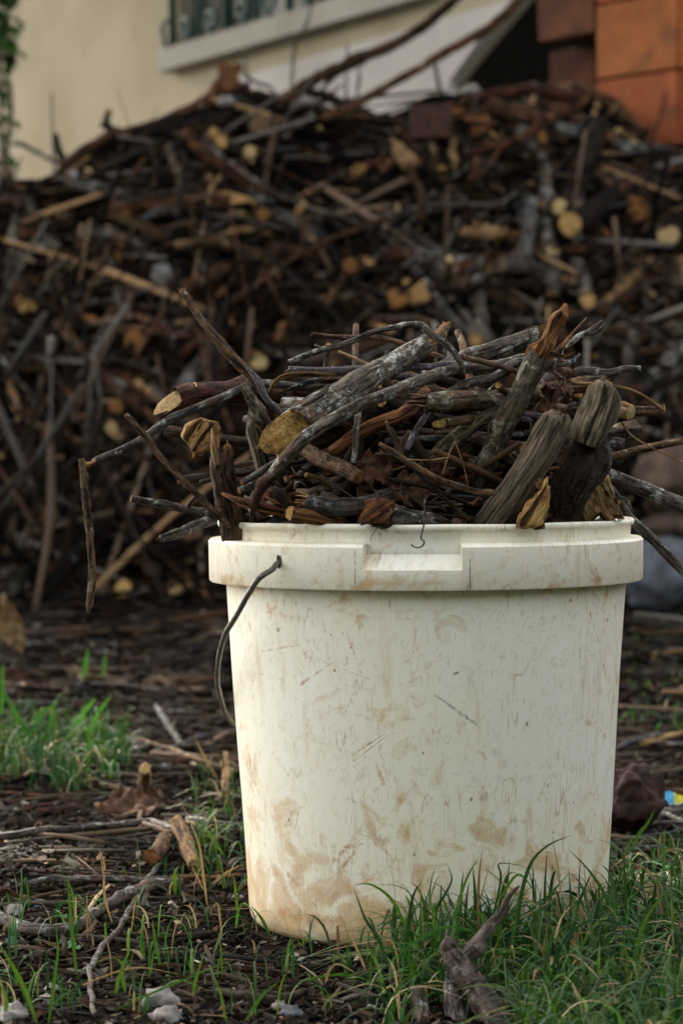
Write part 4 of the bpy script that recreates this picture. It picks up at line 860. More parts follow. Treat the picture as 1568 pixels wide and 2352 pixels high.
for k in range(5600):
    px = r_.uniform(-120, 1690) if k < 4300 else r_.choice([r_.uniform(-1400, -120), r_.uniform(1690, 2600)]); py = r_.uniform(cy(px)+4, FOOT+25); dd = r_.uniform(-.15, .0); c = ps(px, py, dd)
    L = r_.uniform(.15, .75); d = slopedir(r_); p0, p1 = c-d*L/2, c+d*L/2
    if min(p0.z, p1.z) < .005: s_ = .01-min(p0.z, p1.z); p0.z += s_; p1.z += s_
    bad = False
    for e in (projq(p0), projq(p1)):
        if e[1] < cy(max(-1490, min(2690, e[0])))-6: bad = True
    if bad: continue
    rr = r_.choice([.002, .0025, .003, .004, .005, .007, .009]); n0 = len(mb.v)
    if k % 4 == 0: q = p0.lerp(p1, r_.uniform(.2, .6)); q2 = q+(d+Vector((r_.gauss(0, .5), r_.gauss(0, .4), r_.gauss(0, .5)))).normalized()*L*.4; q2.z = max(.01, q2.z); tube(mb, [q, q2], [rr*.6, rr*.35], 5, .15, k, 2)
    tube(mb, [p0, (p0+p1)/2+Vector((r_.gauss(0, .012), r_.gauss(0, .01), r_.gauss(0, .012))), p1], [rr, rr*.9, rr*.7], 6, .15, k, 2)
    g = r_.uniform(.02, .16) if r_.random() < .76 else r_.uniform(.6, 1.5); cl = r_.choice(bp_); mb.col[n0:] = [tuple(x*g for x in cl)]*(len(mb.v)-n0)  # most twigs darkened for gap shade, a few brightened like lit tops
for k in range(230):    # short split bits showing fresh wood
    px = r_.uniform(-60, 1640); py = r_.uniform(cy(px)+12, FOOT); c = ps(px, py, r_.uniform(-.03, .03)); d = slopedir(r_, .5, .5); L = r_.uniform(.015, .06); n0 = len(mb.v); rr = r_.uniform(.004, .012)
    tube(mb, [c, c+d*L], [rr, rr*r_.uniform(.5, 1)], 6, .3, k, 1, flat=r_.uniform(.3, 1)); g = r_.uniform(.5, 1.2); cl = r_.choice([(.34, .19, .07), (.25, .11, .035), (.42, .28, .13), (.20, .10, .045)]); mb.col[n0:] = [tuple(x*g for x in cl)]*(len(mb.v)-n0)
for k in range(1100):   # pile foot frays over the soil, its twigs darkened for shade there
    px = r_.uniform(-150, 1720); py = FOOT+r_.random()**1.5*260-20; p = G(px, max(1380, py)); L = r_.uniform(.04, .20)*(1 if py < 1480 else .6)
    a = r_.uniform(0, PI); d = Vector((math.cos(a), math.sin(a), r_.gauss(0, .16))); h = r_.uniform(.002, .03) if py < 1440 else .004
    p0 = p-d*L/2; p1 = p+d*L/2; p0.z = max(p0.z, gh(p0.x, p0.y))+h; p1.z = max(p1.z, gh(p1.x, p1.y))+h
    rr = r_.choice([.002, .003, .004, .006]); n0 = len(mb.v); tube(mb, [p0, (p0+p1)/2+Vector((0, r_.gauss(0, .01), r_.gauss(0, .004))), p1], [rr, rr, rr*.7], 5, .15, k, 2)
    g = r_.uniform(.03, .22)*(4 if r_.random() < .12 else 1); cl = r_.choice(bp_); mb.col[n0:] = [tuple(x*g for x in cl)]*(len(mb.v)-n0)
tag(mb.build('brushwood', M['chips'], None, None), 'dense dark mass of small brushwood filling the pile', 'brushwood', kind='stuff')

def hp(name, label, cat, pts, ws_, mat, out=.02, **kw):
    """pile stick through plan points (px, py[, out]); widths in plan pixels"""
    pp = [ps(p[0], p[1], p[2] if len(p) > 2 else out) for p in pts]; D = sum(p.y for p in pp)/len(pp)
    kw.setdefault('group', GP); kw.setdefault('n', 10); kw.setdefault('seg', 4); kw.setdefault('wob', .006); kw.setdefault('knots', 2)
    return stick(name, label, cat, pp, rad(ws_, D), mat, **kw)
X = [  # label, points, widths, bark, end0, end1, cut, options
 ('dark upright stub standing on the crest near the left edge', [(124, 308), (132, 335), (148, 385)], [17, 17, 18], 'pdark', 'cut', 'none', 'cutgrey', {}),
 ('thin grey stick leaning against the dark upright stub at the left crest', [(36, 322), (80, 345), (135, 374)], [9, 10, 10], 'pgrey', 'none', 'none', 'cut', {}),
 ('long arching brown stick following the left crest', [(110, 430), (160, 372), (240, 318), (340, 288), (430, 250), (470, 222)], [20, 24, 24, 22, 20, 14], 'pbrown', 'none', 'none', 'cut', {}),
 ('crooked dark stick lying over the left crest, its tip raised', [(236, 285), (262, 298), (320, 300), (400, 272), (480, 250)], [14, 18, 18, 16, 14], 'pdark', 'none', 'none', 'cut', {}),
 ('reddish log with a long pale slanting cut, upper left of the pile', [(462, 346), (500, 370), (560, 408), (612, 445)], [20, 36, 36, 34], 'pred', 'cut', 'none', 'cut', dict(sh0=(.2, -2.6, .5))),
 ('dark reddish stick just left of the pale slanting cut', [(425, 300), (455, 345), (500, 372)], [22, 22, 20], 'pred', 'none', 'none', 'cut', {}),
 ('thin grey stick pointing up to the right into the crest, left of the bent branches', [(560, 355), (600, 348), (660, 308), (735, 242)], [14, 13, 12, 10], 'pgrey', 'cut', 'none', 'cut', {}),
 ('stout log end seen face on, round and brownish, high above the middle', [(598, 290, .08), (610, 300, -.15)], [56, 54], 'pbrown', 'cut', 'none', 'cutgrey', {}),
 ('tan oval cut end just right of the middle crest logs', [(576, 348, .06), (620, 346, -.1)], [30, 30], 'pbrown', 'cut', 'none', 'cutpale', {}),
 ('tan oval cut end under the round brownish log end', [(508, 326, .06), (480, 318, -.12)], [30, 30], 'pbrown', 'cut', 'none', 'cut', {}),
 ('short tan end above the oval ones at the upper left', [(492, 300, .05), (496, 312, -.1)], [24, 26], 'pbrown', 'cut', 'none', 'cut', {}),
 ('reddish log ending in a big pointed tan cut, left half of the pile', [(545, 468), (480, 462), (400, 468), (240, 480)], [52, 48, 36, 28], 'pred', 'cut', 'none', 'cut', dict(sh0=(.2, -3.0, .6))),
 ('stick with a bright yellow broken end, left part of the pile', [(236, 486), (275, 500), (330, 520), (375, 548)], [32, 26, 24, 22], 'pbrown', 'cut', 'none', 'cut', {}),
 ('light grey stick lying right of the bright yellow end', [(330, 502), (370, 486), (420, 474)], [18, 20, 20], 'pblue', 'none', 'none', 'cut', {}),
 ('long blue grey log sloping down right in the upper middle of the pile', [(570, 440), (620, 478), (690, 520), (755, 562)], [30, 36, 38, 38], 'pblue', 'none', 'cut', 'cut', {}),
 ('grey stick leaning down right near the left edge of the pile', [(55, 438), (90, 500), (115, 550), (145, 615)], [26, 32, 32, 28], 'pgrey', 'none', 'none', 'cut', {}),
 ('slim upright grey stick at the left edge of the pile', [(34, 495), (28, 560), (16, 660)], [18, 20, 16], 'pgrey', 'cut', 'none', 'cutorange', {}),
 ('thick pinkish brown log curving off the left edge of the photo', [(78, 645), (45, 675), (18, 735), (-10, 830), (-40, 900)], [38, 42, 46, 46, 46], 'pred', 'none', 'none', 'cut', {}),
 ('round tan log end near the left edge of the pile', [(60, 700, .12), (85, 720, -.1)], [46, 46], 'pbrown', 'cut', 'none', 'cut', {}),
 ('pale upright peeled stick at the left edge, level with the bucket heap', [(20, 838), (28, 880), (38, 930), (48, 970)], [18, 24, 24, 16], 'ppeeled', 'none', 'none', 'cut', {}),
 ('pale blue grey stick lying by the left crest', [(88, 442), (130, 420), (175, 398)], [20, 24, 18], 'pblue', 'none', 'none', 'cut', {}),
 ('grey stick standing upright left of the pale stone', [(250, 560), (262, 630), (275, 705)], [18, 22, 18], 'pgrey', 'none', 'none', 'cut', {}),
 ('grey stick with an orange cut end pointing down to the right, below the pale stone', [(335, 728), (370, 768), (403, 805)], [20, 24, 22], 'pblue', 'none', 'cut', 'cutorange', {}),
 ('reddish peeled stick with an orange end, left of the purple bark strip', [(243, 848), (285, 875), (335, 912)], [30, 34, 32], 'pred', 'none', 'cut', 'cutorange', {}),
 ('round orange log end left of the knobbly stick', [(308, 786, .12), (322, 800, -.1)], [46, 46], 'pdark', 'cut', 'none', 'cutorange', {}),
 ('oval pale yellow log end above the straight thin twig', [(264, 990, .12), (300, 1000, -.1)], [50, 48], 'pdark', 'cut', 'none', 'cutpale', {}),
 ('round orange log end low at the left, beside the hanging twig tip', [(108, 1180, .12), (128, 1188, -.1)], [44, 44], 'pdark', 'cut', 'none', 'cutorange', {}),
 ('round dull orange end right of the hanging twig tip, lowest of the pile', [(288, 1352, .1), (300, 1360, -.1)], [36, 36], 'pdark', 'cut', 'none', 'cut', {}),
 ('pale round cut end showing through the gap right of the knobbly stick', [(598, 832, .1), (610, 838, -.1)], [38, 38], 'pdark', 'cut', 'none', 'cutpale', {}),
 ('small orange end above the pale yellow log end', [(268, 935, .1), (285, 950, -.1)], [32, 30], 'pdark', 'cut', 'none', 'cutorange', {}),
 ('short tan peeled piece lying left of the reddish orange ended stick', [(205, 938), (240, 928), (272, 925)], [22, 24, 20], 'ppeeled', 'cut', 'none', 'cut', {}),
 ('big blue grey log rising to the right behind the leftmost bucket log', [(395, 920, .03), (440, 868), (500, 792)], [38, 44, 44], 'pblue', 'none', 'cut', 'cut', {}),
 ('thick grey branch curving down at the lower left edge', [(88, 1160), (72, 1230), (50, 1300), (10, 1372), (-30, 1440)], [44, 54, 60, 64, 64], 'pgrey', 'none', 'none', 'cut', {}),
 ('thick dark log rising to the right behind the hanging twig tip', [(205, 1130), (270, 1080), (340, 1030), (420, 990)], [60, 60, 58, 56], 'pdark', 'cut', 'none', 'cutgrey', {}),
 ('dark grey log leaning in the shadow left of the bucket collar', [(345, 1310), (385, 1250), (430, 1170)], [48, 56, 50], 'pdark', 'cut', 'none', 'cutgrey', {}),
 ('pale wedge of split wood standing above the arching twig', [(897, 312), (915, 345), (948, 382)], [20, 36, 44], 'ppeeled', 'point', 'none', 'cut', {}),
 ('white topped peg standing in the upper middle of the pile', [(990, 306), (992, 330), (1000, 375)], [22, 18, 18], 'pbrown', 'cut', 'none', 'cutpale', {}),
 ('slim orange split stick beside the white topped peg', [(1034, 305), (1040, 345), (1046, 388)], [14, 18, 16], 'ppeeled', 'none', 'none', 'cut', {}),
 ('stick with a light orange end just above the crest by the clay blocks', [(1196, 298), (1215, 325), (1232, 350)], [26, 28, 28], 'pblue', 'none', 'cut', 'cutorange', {}),
 ('blue grey log lying level below the right crest', [(1268, 288), (1300, 296), (1345, 306)], [24, 28, 28], 'pblue', 'none', 'none', 'cut', {}),
 ('pale blue grey log jutting out level towards the right clay blocks', [(1405, 328, .03), (1460, 340, .06), (1542, 352, .1)], [26, 28, 26], 'pblue', 'none', 'cut', 'cut', {}),
 ('thick dark log leaning down left from the right crest to a pale end', [(1375, 290), (1350, 345), (1325, 400), (1305, 460)], [56, 62, 56, 46], 'pdark', 'cut', 'none', 'cutgrey', {}),
 ('long upright grey brown log with an orange foot, right half of the pile', [(1250, 350), (1254, 450), (1260, 560), (1268, 640), (1268, 684)], [32, 36, 38, 40, 30], 'pgrey', 'cut', 'cut', 'cutorange', dict(knots=3)),
 ('large dark log with a bright tan round end, right side of the pile', [(1308, 514, .14), (1370, 480, .03), (1440, 432), (1510, 400)], [54, 56, 56, 52], 'pdark', 'cut', 'none', 'cut', {}),
 ('yellow cut end just above the bright tan round one', [(1286, 478, .1), (1310, 440, -.02)], [36, 36], 'pdark', 'cut', 'none', 'cutpale', {}),
 ('dim yellow end between the bright tan one and the right edge', [(1464, 486, .1), (1480, 470, -.1)], [38, 38], 'pdark', 'cut', 'none', 'cutorange', {}),
 ('pale yellow round end at the right edge of the pile', [(1532, 538, .14), (1560, 520, -.1)], [48, 48], 'pdark', 'cut', 'none', 'cutpale', {}),
 ('bright split peeled stick rising to the right near the right edge', [(1388, 698), (1440, 650), (1502, 600)], [22, 24, 22], 'ppeeled', 'none', 'none', 'cut', {}),
 ('reddish brown stick parallel below the bright split one', [(1420, 700), (1500, 640), (1600, 590)], [24, 26, 24], 'pred', 'none', 'none', 'cut', {}),
 ('oval tan cut end standing left of the bright split stick', [(1348, 690, .08), (1340, 650, .02), (1325, 600)], [34, 36, 34], 'pgrey', 'cut', 'none', 'cut', dict(sh0=(0, -1.6, 0))),
 ('mottled upright grey log left of the long orange footed one', [(1222, 462), (1212, 530), (1206, 620)], [32, 40, 34], 'pblue', 'none', 'none', 'cut', {}),
 ('long level grey branch across the right middle of the pile', [(850, 500), (930, 488), (1010, 474), (1160, 470)], [16, 22, 22, 20], 'pgrey', 'none', 'none', 'cut', {}),
 ('pale split wedge with an orange underside in the right middle', [(1172, 528), (1120, 534), (1060, 530)], [20, 34, 26], 'ppeeled', 'point', 'none', 'cut', {}),
 ('thick pale grey log lying level in the middle of the pile', [(950, 590), (1010, 600), (1110, 612)], [44, 50, 44], 'pblue', 'none', 'none', 'cut', {}),
 ('orange brown log butting against the thick pale grey one', [(950, 592), (910, 590), (878, 588)], [42, 42, 38], 'pred', 'none', 'cut', 'cutorange', {}),
 ('small orange end in the middle, left above the arching twig', [(805, 608, .1), (815, 618, -.1)], [36, 36], 'pdark', 'cut', 'none', 'cutorange', {}),
 ('small tan upright end next to the orange one in the middle', [(846, 598, .08), (852, 620)], [24, 24], 'pbrown', 'cut', 'none', 'cut', {}),
 ('grey stick sloping down right behind the arching twig', [(955, 618), (1010, 700), (1070, 768), (1100, 800)], [22, 26, 26, 24], 'pblue', 'none', 'none', 'cut', {}),
 ('dark upright stick behind the splintered log end', [(1095, 640), (1104, 720), (1108, 800)], [26, 32, 30], 'pgrey', 'cut', 'none', 'cutorange', {}),
 ('tan end just right of the arching twig, behind the heap', [(1092, 784, .1), (1085, 760)], [32, 30], 'pgrey', 'cut', 'none', 'cut', {}),
 ('large grey log running off the right edge, level with the heap top', [(1340, 785), (1420, 770), (1500, 762), (1620, 752)], [30, 36, 38, 38], 'pgrey', 'none', 'none', 'cut', {}),
 ('grey stick hanging down right near the right edge, beside the forked twig', [(1478, 650), (1492, 740), (1515, 830), (1550, 930)], [18, 20, 20, 18], 'pgrey', 'none', 'none', 'cut', {}),
 ('thin twig hanging down at the right below the clay blocks', [(1488, 350, .1), (1482, 430, .12), (1500, 520, .1), (1478, 620, .06)], [8, 8, 8, 7], 'pdark', 'none', 'none', 'cut', {}),
 ('thin twig hanging nearest the right edge below the clay blocks', [(1540, 330, .12), (1530, 420, .12), (1534, 480, .1), (1515, 560, .06)], [7, 8, 8, 7], 'pdark', 'none', 'none', 'cut', {}),
 ('fine twig rising past the orange clay blocks at the right', [(1470, 380, .1), (1500, 320, .12), (1530, 205, .12)], [7, 6, 5], 'pdark', 'none', 'none', 'cut', {}),
 ('long dark branch bending up out of the crest over the window sill', [(640, 235, .05), (700, 195, .06), (745, 168, .08), (830, 132, .1), (910, 98, .12), (985, 48, .14), (1060, -20, .16), (1110, -90, .18)], [34, 30, 26, 26, 26, 25, 25, 24], 'pbrown', 'none', 'none', 'cut', dict(knots=5)),
 ('long dark branch sweeping up along the pale wall towards the shed', [(740, 275, .05), (820, 236, .06), (900, 190, .08), (990, 138, .1), (1080, 88, .12), (1160, 32, .14), (1230, -50, .16)], [24, 22, 20, 20, 22, 22, 22], 'pbrown', 'none', 'none', 'cut', dict(knots=5)),
 ('thin twig crossing the window sill in front of the wall', [(668, 235, .05), (672, 150, .06), (682, 90, .08), (710, 40, .08), (716, -30, .08)], [8, 7, 7, 7, 6], 'pgrey', 'none', 'none', 'cut', {}),
 ('fine twig bent between the two long dark branches, left one', [(738, 208, .06), (775, 170, .06), (820, 150, .08), (838, 148, .08)], [9, 9, 8, 6], 'pgrey', 'none', 'none', 'cut', {}),
 ('small upright twig between the two long dark branches', [(822, 228, .06), (824, 180, .07), (828, 152, .07)], [7, 7, 5], 'pgrey', 'none', 'none', 'cut', {}),
 ('short twig standing on the crest under the lower dark branch', [(1010, 215, .05), (1000, 165, .08), (996, 150, .08)], [12, 9, 7], 'pgrey', 'none', 'none', 'cut', {}),
 ('thin twig lying over the crest in front of the pale plinth', [(560, 168, .05), (600, 192, .06), (640, 215, .06), (690, 240, .05)], [9, 9, 8, 8], 'pgrey', 'none', 'none', 'cut', {}),
 ('ragged orange brown stick rising from the crest below the sill', [(462, 250), (500, 205), (520, 175), (548, 150)], [26, 34, 34, 18], 'pred', 'none', 'none', 'cut', dict(rough=.3)),
 ('dark forked stick lying beside the ragged orange one on the crest', [(520, 235), (545, 200), (580, 214), (650, 228)], [20, 26, 22, 16], 'pdark', 'none', 'none', 'cut', dict(rough=.25)),
 ('thick dark stick along the crest between the two long branches', [(700, 208, .05), (760, 225, .05), (820, 255, .04), (880, 280)], [20, 24, 24, 20], 'pdark', 'none', 'none', 'cut', {}),
 ('brown log on the right crest below the shed opening', [(1060, 232), (1150, 212), (1260, 206), (1340, 235)], [22, 28, 30, 28], 'pred', 'none', 'none', 'cut', {}),
 ('brown gray log sloping down right along the right crest', [(1310, 198), (1380, 225), (1430, 265), (1480, 305)], [26, 30, 30, 28], 'pbrown', 'none', 'none', 'cut', {}),
 ('thick brown log lying under the right crest', [(1120, 240), (1200, 262), (1280, 280)], [34, 38, 34], 'pbrown', 'none', 'none', 'cut', {}),
]
for i, (lab, pts, ws_, mt, e0, e1, cm_, kw) in enumerate(X):
    ALL_LABELS.add(lab); hp('branch' if len(pts) > 3 else 'stick', lab, 'branch' if len(pts) > 3 else 'stick', pts, ws_, mt, e0=e0, e1=e1, cm=cm_, seed=400+i, **kw)
# stones, an old brick and broken chunks lying in the pile
def stone(c, size, seed, mat, label, group=None, name='stone', rough=.28, rot=0, facet=.5, sub=3):
    mb = MB(); blob(mb, c, size, seed, rough, sub, rot, facet); return tag(mb.build(name, M[mat], None, tuple(c)), label, 'stone', group)
gs = 'pale stones lying on the brush pile'
stone(ps(372, 628, .05), (.026, .026, .026), 3, 'stone', 'pale round stone in the left middle of the brush pile', gs)
stone(ps(520, 232, .03), (.020, .018, .014), 5, 'stone', 'white stone on the crest beside the ragged orange stick', gs)
stone(ps(700, 234, .03), (.020, .018, .012), 6, 'stone', 'white stone on the crest at the foot of the lower dark branch', gs)
stone(ps(1082, 206, .03), (.024, .02, .014), 7, 'stone', 'white stone on the crest below the dark shed', gs)
stone(ps(10, 398, .03), (.022, .02, .02), 8, 'stonebrown', 'pinkish stone on the crest at the left edge', gs)
mb = MB(); o_ = ps(940, 318, .04); b_ = [(0, 0, 0), (.10, -.03, 0), (.10, .06, 0), (0, .08, 0)]
vs = [o_+Vector(p) for p in b_]+[o_+Vector(p)+Vector((.004, 0, .082)) for p in b_]
mb.add(vs, [(3, 2, 1, 0), (4, 5, 6, 7), (0, 1, 5, 4), (1, 2, 6, 5), (2, 3, 7, 6), (3, 0, 4, 7)]); M['oldbrick'] = simple('old_brick', (.014, .006, .004), (.05, .02, .012), 60, .9)
ob = mb.build('brick', M['oldbrick'], None, tuple(o_), smooth=False); md = ob.modifiers.new('b', 'BEVEL'); md.width = .006; md.segments = 2; tag(ob, 'dark weathered brick lying in the crest right of the middle', 'brick')
for k, (pl, lab, mt) in enumerate(((([(890, 672), (930, 668), (938, 700), (905, 712)]), 'broken orange brown wood chunk in the middle, left one of two', 'cutorange'), ([(925, 645), (975, 650), (985, 690), (945, 702)], 'broken orange brown wood chunk in the middle, right one of two', 'cut'),
                                   ([(1060, 270), (1110, 262), (1130, 300), (1085, 318)], 'rusty orange chunk of wood below the crest right of the brick', 'rust'), ([(1440, 480), (1480, 470), (1490, 505), (1452, 512)], 'dull yellow chunk near the right edge of the pile', 'cutorange'),
                                   ([(500, 150), (545, 160), (556, 205), (515, 215)], 'rusty curled bark chunk on the crest under the window sill', 'rust'))):
    mb = MB(); c_ = [ps(a, b, .06) for a, b in pl]; y0 = min(p.y for p in c_)
    for p in c_: p.y = y0+(p.y-y0)*.3
    chunk(mb, c_, .02, 60+k, .8); tag(mb.build('wood_chunk', M[mt], None, tuple(c_[0])), lab, 'wood chunk', 'broken wood chunks in the pile')
    ALL_LABELS.add(lab)
# ---- the rest of the pile: each stick its own object, made from a set of shared shapes
LM = [(132, 335, 'the upright crest stub'), (520, 470, 'the pointed tan cut'), (250, 490, 'the yellow broken end'), (372, 628, 'the pale stone'), (60, 700, 'the left tan end'), (308, 786, 'the round orange end'),
      (264, 990, 'the pale yellow end'), (108, 1180, 'the low orange end'), (490, 365, 'the pale slanting cut'), (690, 520, 'the blue grey log'), (598, 290, 'the round brownish end'), (940, 275, 'the old brick'), (1000, 340, 'the white topped peg'),
      (1010, 474, 'the level grey branch'), (930, 690, 'the wood chunks'), (1010, 600, 'the pale grey log'), (1258, 520, 'the orange footed log'), (1308, 514, 'the bright tan end'), (1532, 538, 'the right yellow end'), (1440, 650, 'the split stick'),
      (1450, 766, 'the large right log'), (1470, 340, 'the jutting log'), (1200, 270, 'the thick crest log'), (30, 900, 'the pale peeled stick'), (288, 1352, 'the lowest round end'), (385, 1250, 'the shadowed log'), (450, 850, 'the big blue grey log'), (40, 1300, 'the curving left branch'),
      (30, 580, 'the slim left stick'), (740, 140, 'the upper long branch'), (1120, 530, 'the split wedge')]
protos = []
PM = [('pgrey', 'grey'), ('pbrown', 'brown'), ('pdark', 'dark'), ('pred', 'reddish'), ('pblue', 'pale grey'), ('ppeeled', 'peeled')]
CMS = [('cut', 'tan'), ('cutorange', 'orange'), ('cutpale', 'pale'), ('cutgrey', 'old')]
r_ = random.Random(99)
for k in range(42):
    mt, mw = PM[[0, 1, 2, 3, 1, 0, 1, 2, 4, 1, 1, 0, 2, 5][k % 14]]; L = r_.uniform(.25, .80)*(.45 if k % 14 == 13 else 1); rr = [.0042, .006, .009, .012, .017, .005, .0075][k % 7]*r_.uniform(.85, 1.15)
    if rr > .010: L = min(L, r_.uniform(.18, .38))
    cmn, cw = CMS[r_.choice([0, 1, 1, 2, 3, 3])]; b = r_.uniform(-.12, .12)*L
    pts = [Vector((-L/2, 0, 0)), Vector((-L/6, b*.7, b*.3)), Vector((L/6, b, -b*.4)), Vector((L/2, 0, 0))]
    mb = MB(); a0, a1, o0, o1, _ = tube(mb, pts, [rr*1.08, rr, rr*.95, rr*.85], 9, .13, 700+k, 4, Vector((0, r_.uniform(-1, 1), r_.uniform(-.8, .8))) if k % 3 == 0 else None, None, 2)
    ob = mb.build('stick', M[mt]); me = ob.data; bpy.data.objects.remove(ob)
    cb = MB(); endface(cb, a0, o0, k); oc = cb.build('cut_end', M[cmn]); m0 = oc.data; bpy.data.objects.remove(oc)
    cb = MB(); endface(cb, a1, o1, k+5); oc = cb.build('cut_end', M[cmn]); m1 = oc.data; bpy.data.objects.remove(oc)
    tw = None
    if k % 4 == 1:
        tb = MB(); s0 = r_.uniform(-.2, .2)*L; tube(tb, [Vector((s0, b*.8, 0)), Vector((s0+.04, b+.03, .02)), Vector((s0+.10, b+.07, .03))], [rr*.55, rr*.45, rr*.25], 7, .15, k, 4)
        ot = tb.build('side_twig', M[mt]); tw = ot.data; bpy.data.objects.remove(ot)
    protos.append((me, m0, m1, tw, L, rr, mw, cw))
def lastwords(r, vis):
    return vis
def projp(p):
    v = p-Vector((0, 0, CH)); y_ = v.y*CT-v.z*ST; return (784+F*v.x/y_, 1176-F*(v.z*CT+v.y*ST)/y_)
from mathutils import Matrix
cnt = 0; tries = 0; used_pos = []
while cnt < 225 and tries < 4000:
    tries += 1
    px = r_.uniform(-30, 1600); py = r_.uniform(cy(px)-2, FOOT-5)
    if 520 < px < 1440 and py > 1000: continue
    if any(abs(px-a)*.5+abs(py-b) < 21 for a, b in used_pos): continue
    me, m0, m1, tw, L, rr, mw, cw = protos[r_.randrange(len(protos))]
    endon = r_.random() < .16
    d = slopedir(r_, end=0)
    if endon: d = Vector((r_.gauss(0, .35), -1, r_.gauss(-.1, .3))).normalized()
    out = r_.uniform(-.03, .03)+(0 if not endon else -.5*L+.05)
    c = ps(px, py, out)
    if c.z-abs(d.z)*L/2 < .01: continue
    pe0, pe1 = c-d*L/2, c+d*L/2
    e_ = [projp(pe0), projp(pe1)]
    # keep the wall clear: sticks stay under the crest
    if any(e[1] < cy(max(-1490, min(2690, e[0])))-1 for e in e_) and not endon: continue
    if max(e_[0][0], e_[1][0]) < 5 or min(e_[0][0], e_[1][0]) > 1560: continue
    used_pos.append((px, py)); cnt += 1
    ob = bpy.data.objects.new('stick', me); COL.objects.link(ob)
    q = d.to_track_quat('X', 'Z'); roll = Matrix.Rotation(r_.uniform(0, 2*PI), 4, 'X')
    ob.matrix_world = Matrix.Translation(c) @ q.to_matrix().to_4x4() @ roll
    size = 'thin' if rr < .0075 else 'slender' if rr < .011 else 'stout' if rr < .018 else 'thick'
    if endon:
        vx = px; lab = '%s %s stick pointing at us, %s end, %s' % (size, mw, cw, where(px, py, LM))
    else: lab = '%s %s stick %s, %s' % (size, mw, lean(*e_), where(px, py, LM))
    tag(ob, uniq(lab), 'stick', GP)
    for mm in (m0, m1):
        c_ = bpy.data.objects.new('cut_end', mm); COL.objects.link(c_); c_.parent = ob
    if tw and not endon:
        c_ = bpy.data.objects.new('side_twig', tw); COL.objects.link(c_); c_.parent = ob
# stones at the right foot of the pile
stone(P(1560, 1088, 5.0), (.085, .08, .065), 13, 'stonebrown', 'brown rounded rock at the right edge behind the bucket', 'rocks at the foot of the pile', rough=.2)
stone(P(1560, 1200, 5.0)+Vector((0, 0, -.01)), (.09, .09, .03), 17, 'stonebrown', 'flat mossy rock under the brown one at the right edge', 'rocks at the foot of the pile', rough=.2)
stone(P(1535, 1322, 4.9), (.10, .085, .085), 14, 'stonegrey', 'blue grey boulder at the right edge below the brown rock', 'rocks at the foot of the pile', rough=.2)
# ================================================================== GROUND: litter, grass, twigs, stones
def inb(p, r=.128): return math.hypot(p.x-BX, p.y-BY) < r
r_ = random.Random(41)
mb = MB()
cp_ = [(.045, .028, .018), (.075, .048, .03), (.12, .08, .052), (.20, .14, .09), (.30, .22, .14), (.10, .095, .09), (.17, .15, .12), (.10, .05, .025), (.035, .024, .018), (.05, .035, .025), (.07, .045, .03), (.42, .36, .28)]
for k in range(56000):
    py = 1395+1010*r_.random()**.85; px = r_.uniform(-60, 1630) if k < 40000 else r_.choice([r_.uniform(-1100, -60), r_.uniform(1630, 2600)]); p = G(px, py)
    if inb(p, .122): continue
    D = p.y; sz = r_.choice([.0008, .001, .0013, .0018, .0026])*r_.uniform(.8, 1.3)*(1+.3*(D-1.5)); el = r_.uniform(.25, 1); th = r_.uniform(.15, .6)
    yaw = r_.uniform(0, 2*PI); til = r_.gauss(0, .45); u = Vector((math.cos(yaw), math.sin(yaw), til)).normalized()*sz*r_.uniform(1, 2.4); v = Vector((-math.sin(yaw), math.cos(yaw), r_.gauss(0, .4))).normalized()*sz*el
    wv_ = u.cross(v).normalized()*sz*th; p = p+Vector((0, 0, sz*.3+r_.uniform(0, .003)))
    j = lambda: r_.uniform(.65, 1.2)
    vs = [p-u*j()-v*j(), p+u*j()-v*j(), p+u*j()+v*j(), p-u*j()+v*j()]; vs += [a+wv_*j() for a in vs]
    g = r_.uniform(.04, .26)*(4.2 if r_.random() < .13 else 1)
    mb.add(vs, [(3, 2, 1, 0), (4, 5, 6, 7), (0, 1, 5, 4), (1, 2, 6, 5), (2, 3, 7, 6), (3, 0, 4, 7)], None, tuple(c*g for c in r_.choice(cp_)))
tag(mb.build('wood_chips', M['chips'], None, None, smooth=False), 'litter of wood chips, bark crumbs and grit covering the soil', 'wood chips', kind='stuff')
mb = MB()
for k in range(1500):
    py = 1395+960*r_.random()**1.1; px = r_.uniform(-80, 1650); p = G(px, py); D = p.y
    if inb(p, .15) or (px > 900 and py > 2180): continue
    L = r_.uniform(.012, .05)*(1+.3*(D-1.5)); a = r_.gauss(0, .8) if r_.random() < .6 else r_.uniform(0, PI); d = Vector((math.cos(a), math.sin(a), r_.gauss(0, .12))).normalized()
    if inb(p+d*L, .135) or inb(p-d*L, .135): continue
    h = Vector((0, 0, r_.uniform(.001, .006))); rr = r_.choice([.0006, .0008, .0011, .0015, .0021])*(1+.3*(D-1.5)); n0 = len(mb.v)
    q0, q1 = p-d*L, p+d*L; q0.z = gh(q0.x, q0.y)+r_.uniform(.001, .005); q1.z = gh(q1.x, q1.y)+r_.uniform(.001, .006)
    tube(mb, [q0, (q0+q1)/2+Vector((r_.gauss(0, .002), r_.gauss(0, .002), r_.uniform(0, .002))), q1], [rr, rr, rr*.7], 5, .15, k, 2)
    g = r_.uniform(.08, .45)*(3 if r_.random() < .08 else 1); cl = r_.choice(cp_[1:8]); mb.col[n0:] = [tuple(c*g for c in cl)]*(len(mb.v)-n0)
tag(mb.build('twig_litter', M['chips'], None, None), 'scatter of tiny broken twigs and straws over the soil', 'twig litter', kind='stuff')

